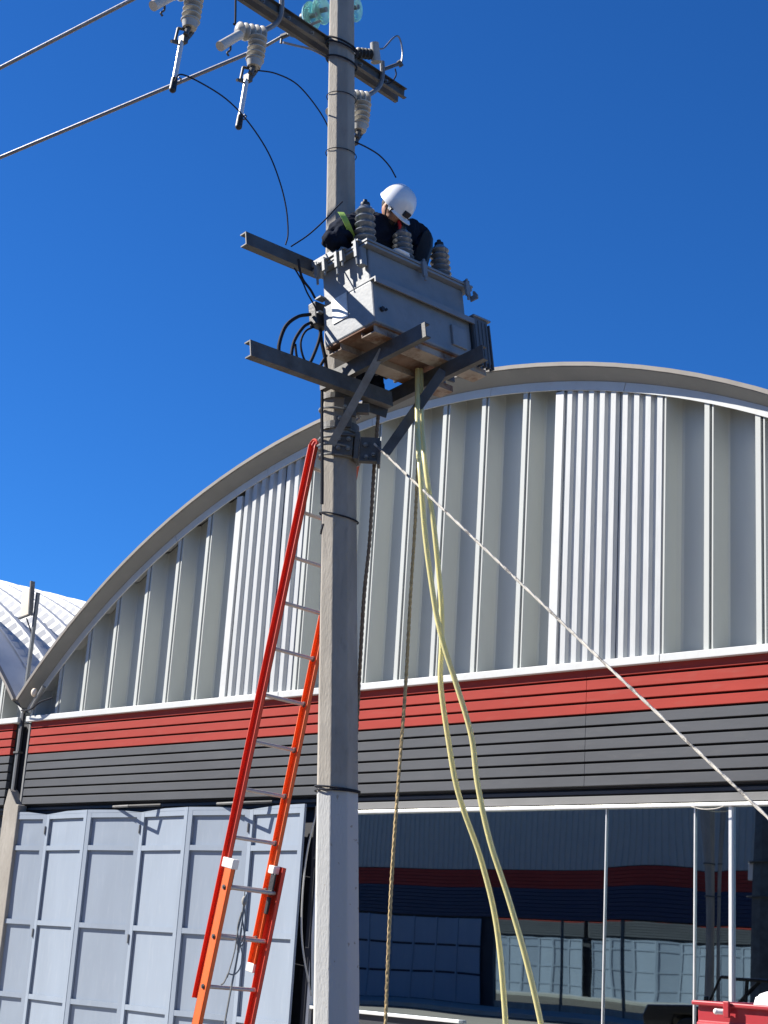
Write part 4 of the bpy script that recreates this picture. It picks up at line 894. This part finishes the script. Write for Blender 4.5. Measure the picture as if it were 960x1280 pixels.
    def grow(keys, edges, d, over=None):
        n = {}
        for k in keys:
            p, r = nd[k]; r = tuple(x+d for x in r) if isinstance(r, tuple) else r+d; n[k] = (p, r)
        if over: n.update(over)
        return skin(n, edges, 'c')
    def cloth(em, name, m, disp=.012):
        em.materials.clear(); em.materials.append(M[m])
        for p in em.polygons: p.use_smooth = True
        o = link(name, em, P); s = o.modifiers.new('sub', 'SUBSURF'); s.levels = 2; s.render_levels = 2
        tx = bpy.data.textures.new(name, 'CLOUDS'); tx.noise_scale = .055; dm = o.modifiers.new('d', 'DISPLACE'); dm.texture = tx; dm.strength = disp*3.6; dm.mid_level = .5
        return o
    wr = hR.lerp(eR, .12); wl = hL.lerp(eL, .12)
    em = grow(['uch', 'chest', 'belly', 'sR', 'eR', 'sL', 'eL'], [('uch', 'chest'), ('chest', 'belly'), ('uch', 'sR'), ('sR', 'eR'), ('eR', 'w1'), ('uch', 'sL'), ('sL', 'eL'), ('eL', 'w2'), ('belly', 'low'), ('uch', 'col')], .034,
              {'w1': (wr, .048), 'w2': (wl, .048), 'low': (belly.lerp(pelvis, .8), (.165, .135)), 'col': (neck+Vector((0, 0, .0)), .085)})
    cloth(em, 'jacket', 'jacket')
    em = grow(['pelvis', 'hipR', 'kR', 'hipL', 'kL'], [('pelvis', 'hipR'), ('hipR', 'kR'), ('kR', 'c1'), ('pelvis', 'hipL'), ('hipL', 'kL'), ('kL', 'c2')], .016, {'c1': (fR.lerp(kR, .12), .065), 'c2': (fL.lerp(kL, .12), .065)})
    cloth(em, 'trousers', 'jacket')
    for f in (fR, fL):
        g = G(); g.sphere((f.x+.03, f.y, f.z-.01), (.12, .05, .055), n=16, m=10); g.cyl((f.x-.02, f.y, f.z), (f.x-.02, f.y, f.z+.14), .062, .058, n=14); g.build('boot', M['rubber'], P, smooth=True)
    # green harness strap over the shoulder nearest the pole
    tc_ = Vector((.69, -.70, -.18)); side = Vector((.72, .69, 0)); vs = []; n = 12
    for i in range(n+1):
        u = i/n; b = atX(426+17*u, 270+38*u, -7.19); q = b+tc_*(.165*math.sin(math.pi*(.12+.80*u))**.6)
        for e, th in ((-.022, 0), (.022, 0), (.022, .007), (-.022, .007)): vs.append(q+side*e+tc_*th)
    g = G(); g.add(vs, [(i*4+k, i*4+(k+1) % 4, i*4+4+(k+1) % 4, i*4+4+k) for i in range(n) for k in range(4)]+[(0, 1, 2, 3), (n*4+3, n*4+2, n*4+1, n*4)]); g.build('harness_strap', M['green'], P, smooth=True)
    # hair
    g = G(); g.sphere((-.045, 0, .012), (.072, .080, .10), H, 20, 12); g.build('hair', M['hair'], P, smooth=True)
    # beard / neck warmer
    g = G(); g.sphere((.072, 0, -.092), (.036, .042, .03), H, 16, 10); g.build('beard', M['hair'], P, smooth=True)
    # helmet
    hm = G(); prof = []; N_ = 16
    for i in range(N_+1):
        a = math.pi/2*i/N_; prof.append((.137*math.cos(a)**.85 if i < N_ else .002, .145*math.sin(a)))
    Mh = H @ Matrix.Translation((-.002, 0, .022)) @ Matrix.Scale(1.06, 4, Vector((1, 0, 0))) @ Matrix.Scale(.92, 4, Vector((0, 1, 0)))
    prof = [(.128, 0.0), (.136, -.03), (.140, -.032)]+[(.142, -.026)]+prof
    hm.lathe(prof, Mh, 40, caps=False); he = hm.build('helmet', M['helmet'], P, smooth=True)
    g = G(); vs = []; n = 14
    for i in range(n+1):
        a = R(-62)+R(124)*i/n; e = .042*math.cos(a*1.35) if abs(a) < R(66) else 0
        for rr, z in ((.134, -.026), (.142+max(e, .0), -.040), (.142+max(e, .0), -.034), (.134, -.018)): vs.append((rr*math.cos(a), rr*math.sin(a), z))
    g.add(vs, [(i*4+k, i*4+(k+1) % 4, i*4+4+(k+1) % 4, i*4+4+k) for i in range(n) for k in range(4)]+[(0, 1, 2, 3), (n*4+3, n*4+2, n*4+1, n*4)], Mh); g.build('brim', M['helmet'], he, smooth=True)
    g = G()
    for s_ in (-1, 1): g.tube([H @ Vector(v) for v in ((.03, s_*.10, .0), (.04, s_*.085, -.05), (.06, s_*.045, -.11), (.07, 0, -.13))], .007, 6)
    g.build('chin_strap', M['rubber'], he)
    g = G(); g.box((.126, -.034, -.014), (.15, .034, .03), Mh); g.build('front_clip', M['rubber'], he, bevel=.006)
    g = G(); g.box((.10, .02, -.035), (.135, .07, .01), H); g.box((.07, -.115, -.03), (.11, -.085, .0), H); g.build('headband_clip', M['rubber'], he, bevel=.006)
    # red lanyard end on the chest
    g = G(); g.tube([neck+Vector((.10, -.02, -.02)), neck+Vector((.13, -.03, -.10)), neck+Vector((.12, -.02, -.18))], .014, 8); g.build('lanyard', M['redcloth'], P, smooth=True)
    return P
lineman()
# dark open cover plate standing on the lid beside the second bushing, and a white rag
g = G(); pb = TM @ Vector((.34, .655, DZ+.03)); up_ = Vector((.06, .10, 1)).normalized(); rx_ = (Vector((.93, .36, 0))-up_*Vector((.93, .36, 0)).dot(up_)).normalized(); ry_ = up_.cross(rx_)
Mc = Matrix(((rx_.x, ry_.x, up_.x, pb.x), (rx_.y, ry_.y, up_.y, pb.y), (rx_.z, ry_.z, up_.z, pb.z), (0, 0, 0, 1)))
g.prism([(-.065, 0), (.045, 0), (.072, .25), (.062, .33), (.035, .385), (.005, .39), (-.015, .36), (-.05, .22)], -.022, .022, Mc @ Matrix(((1, 0, 0, 0), (0, 0, 1, 0), (0, 1, 0, 0), (0, 0, 0, 1))))
tag(g.build('cover_plate', M['rubber'], None, bevel=.008), 'flat dark cover plate standing up on the transformer lid right of the middle bushing', 'cover')
g = G(); g.sphere((0, 0, 0), (.07, .09, .022), n=18, m=8); g.v = [tuple(TM @ (Vector(v)*(1+.3*noise.noise(Vector(v)*20))+Vector((.47, .33, DZ+.05)))) for v in g.v]
tag(g.build('rag', M['whitecloth'], None, smooth=True), 'white rag lying on the transformer lid at the foot of the middle bushing', 'rag')
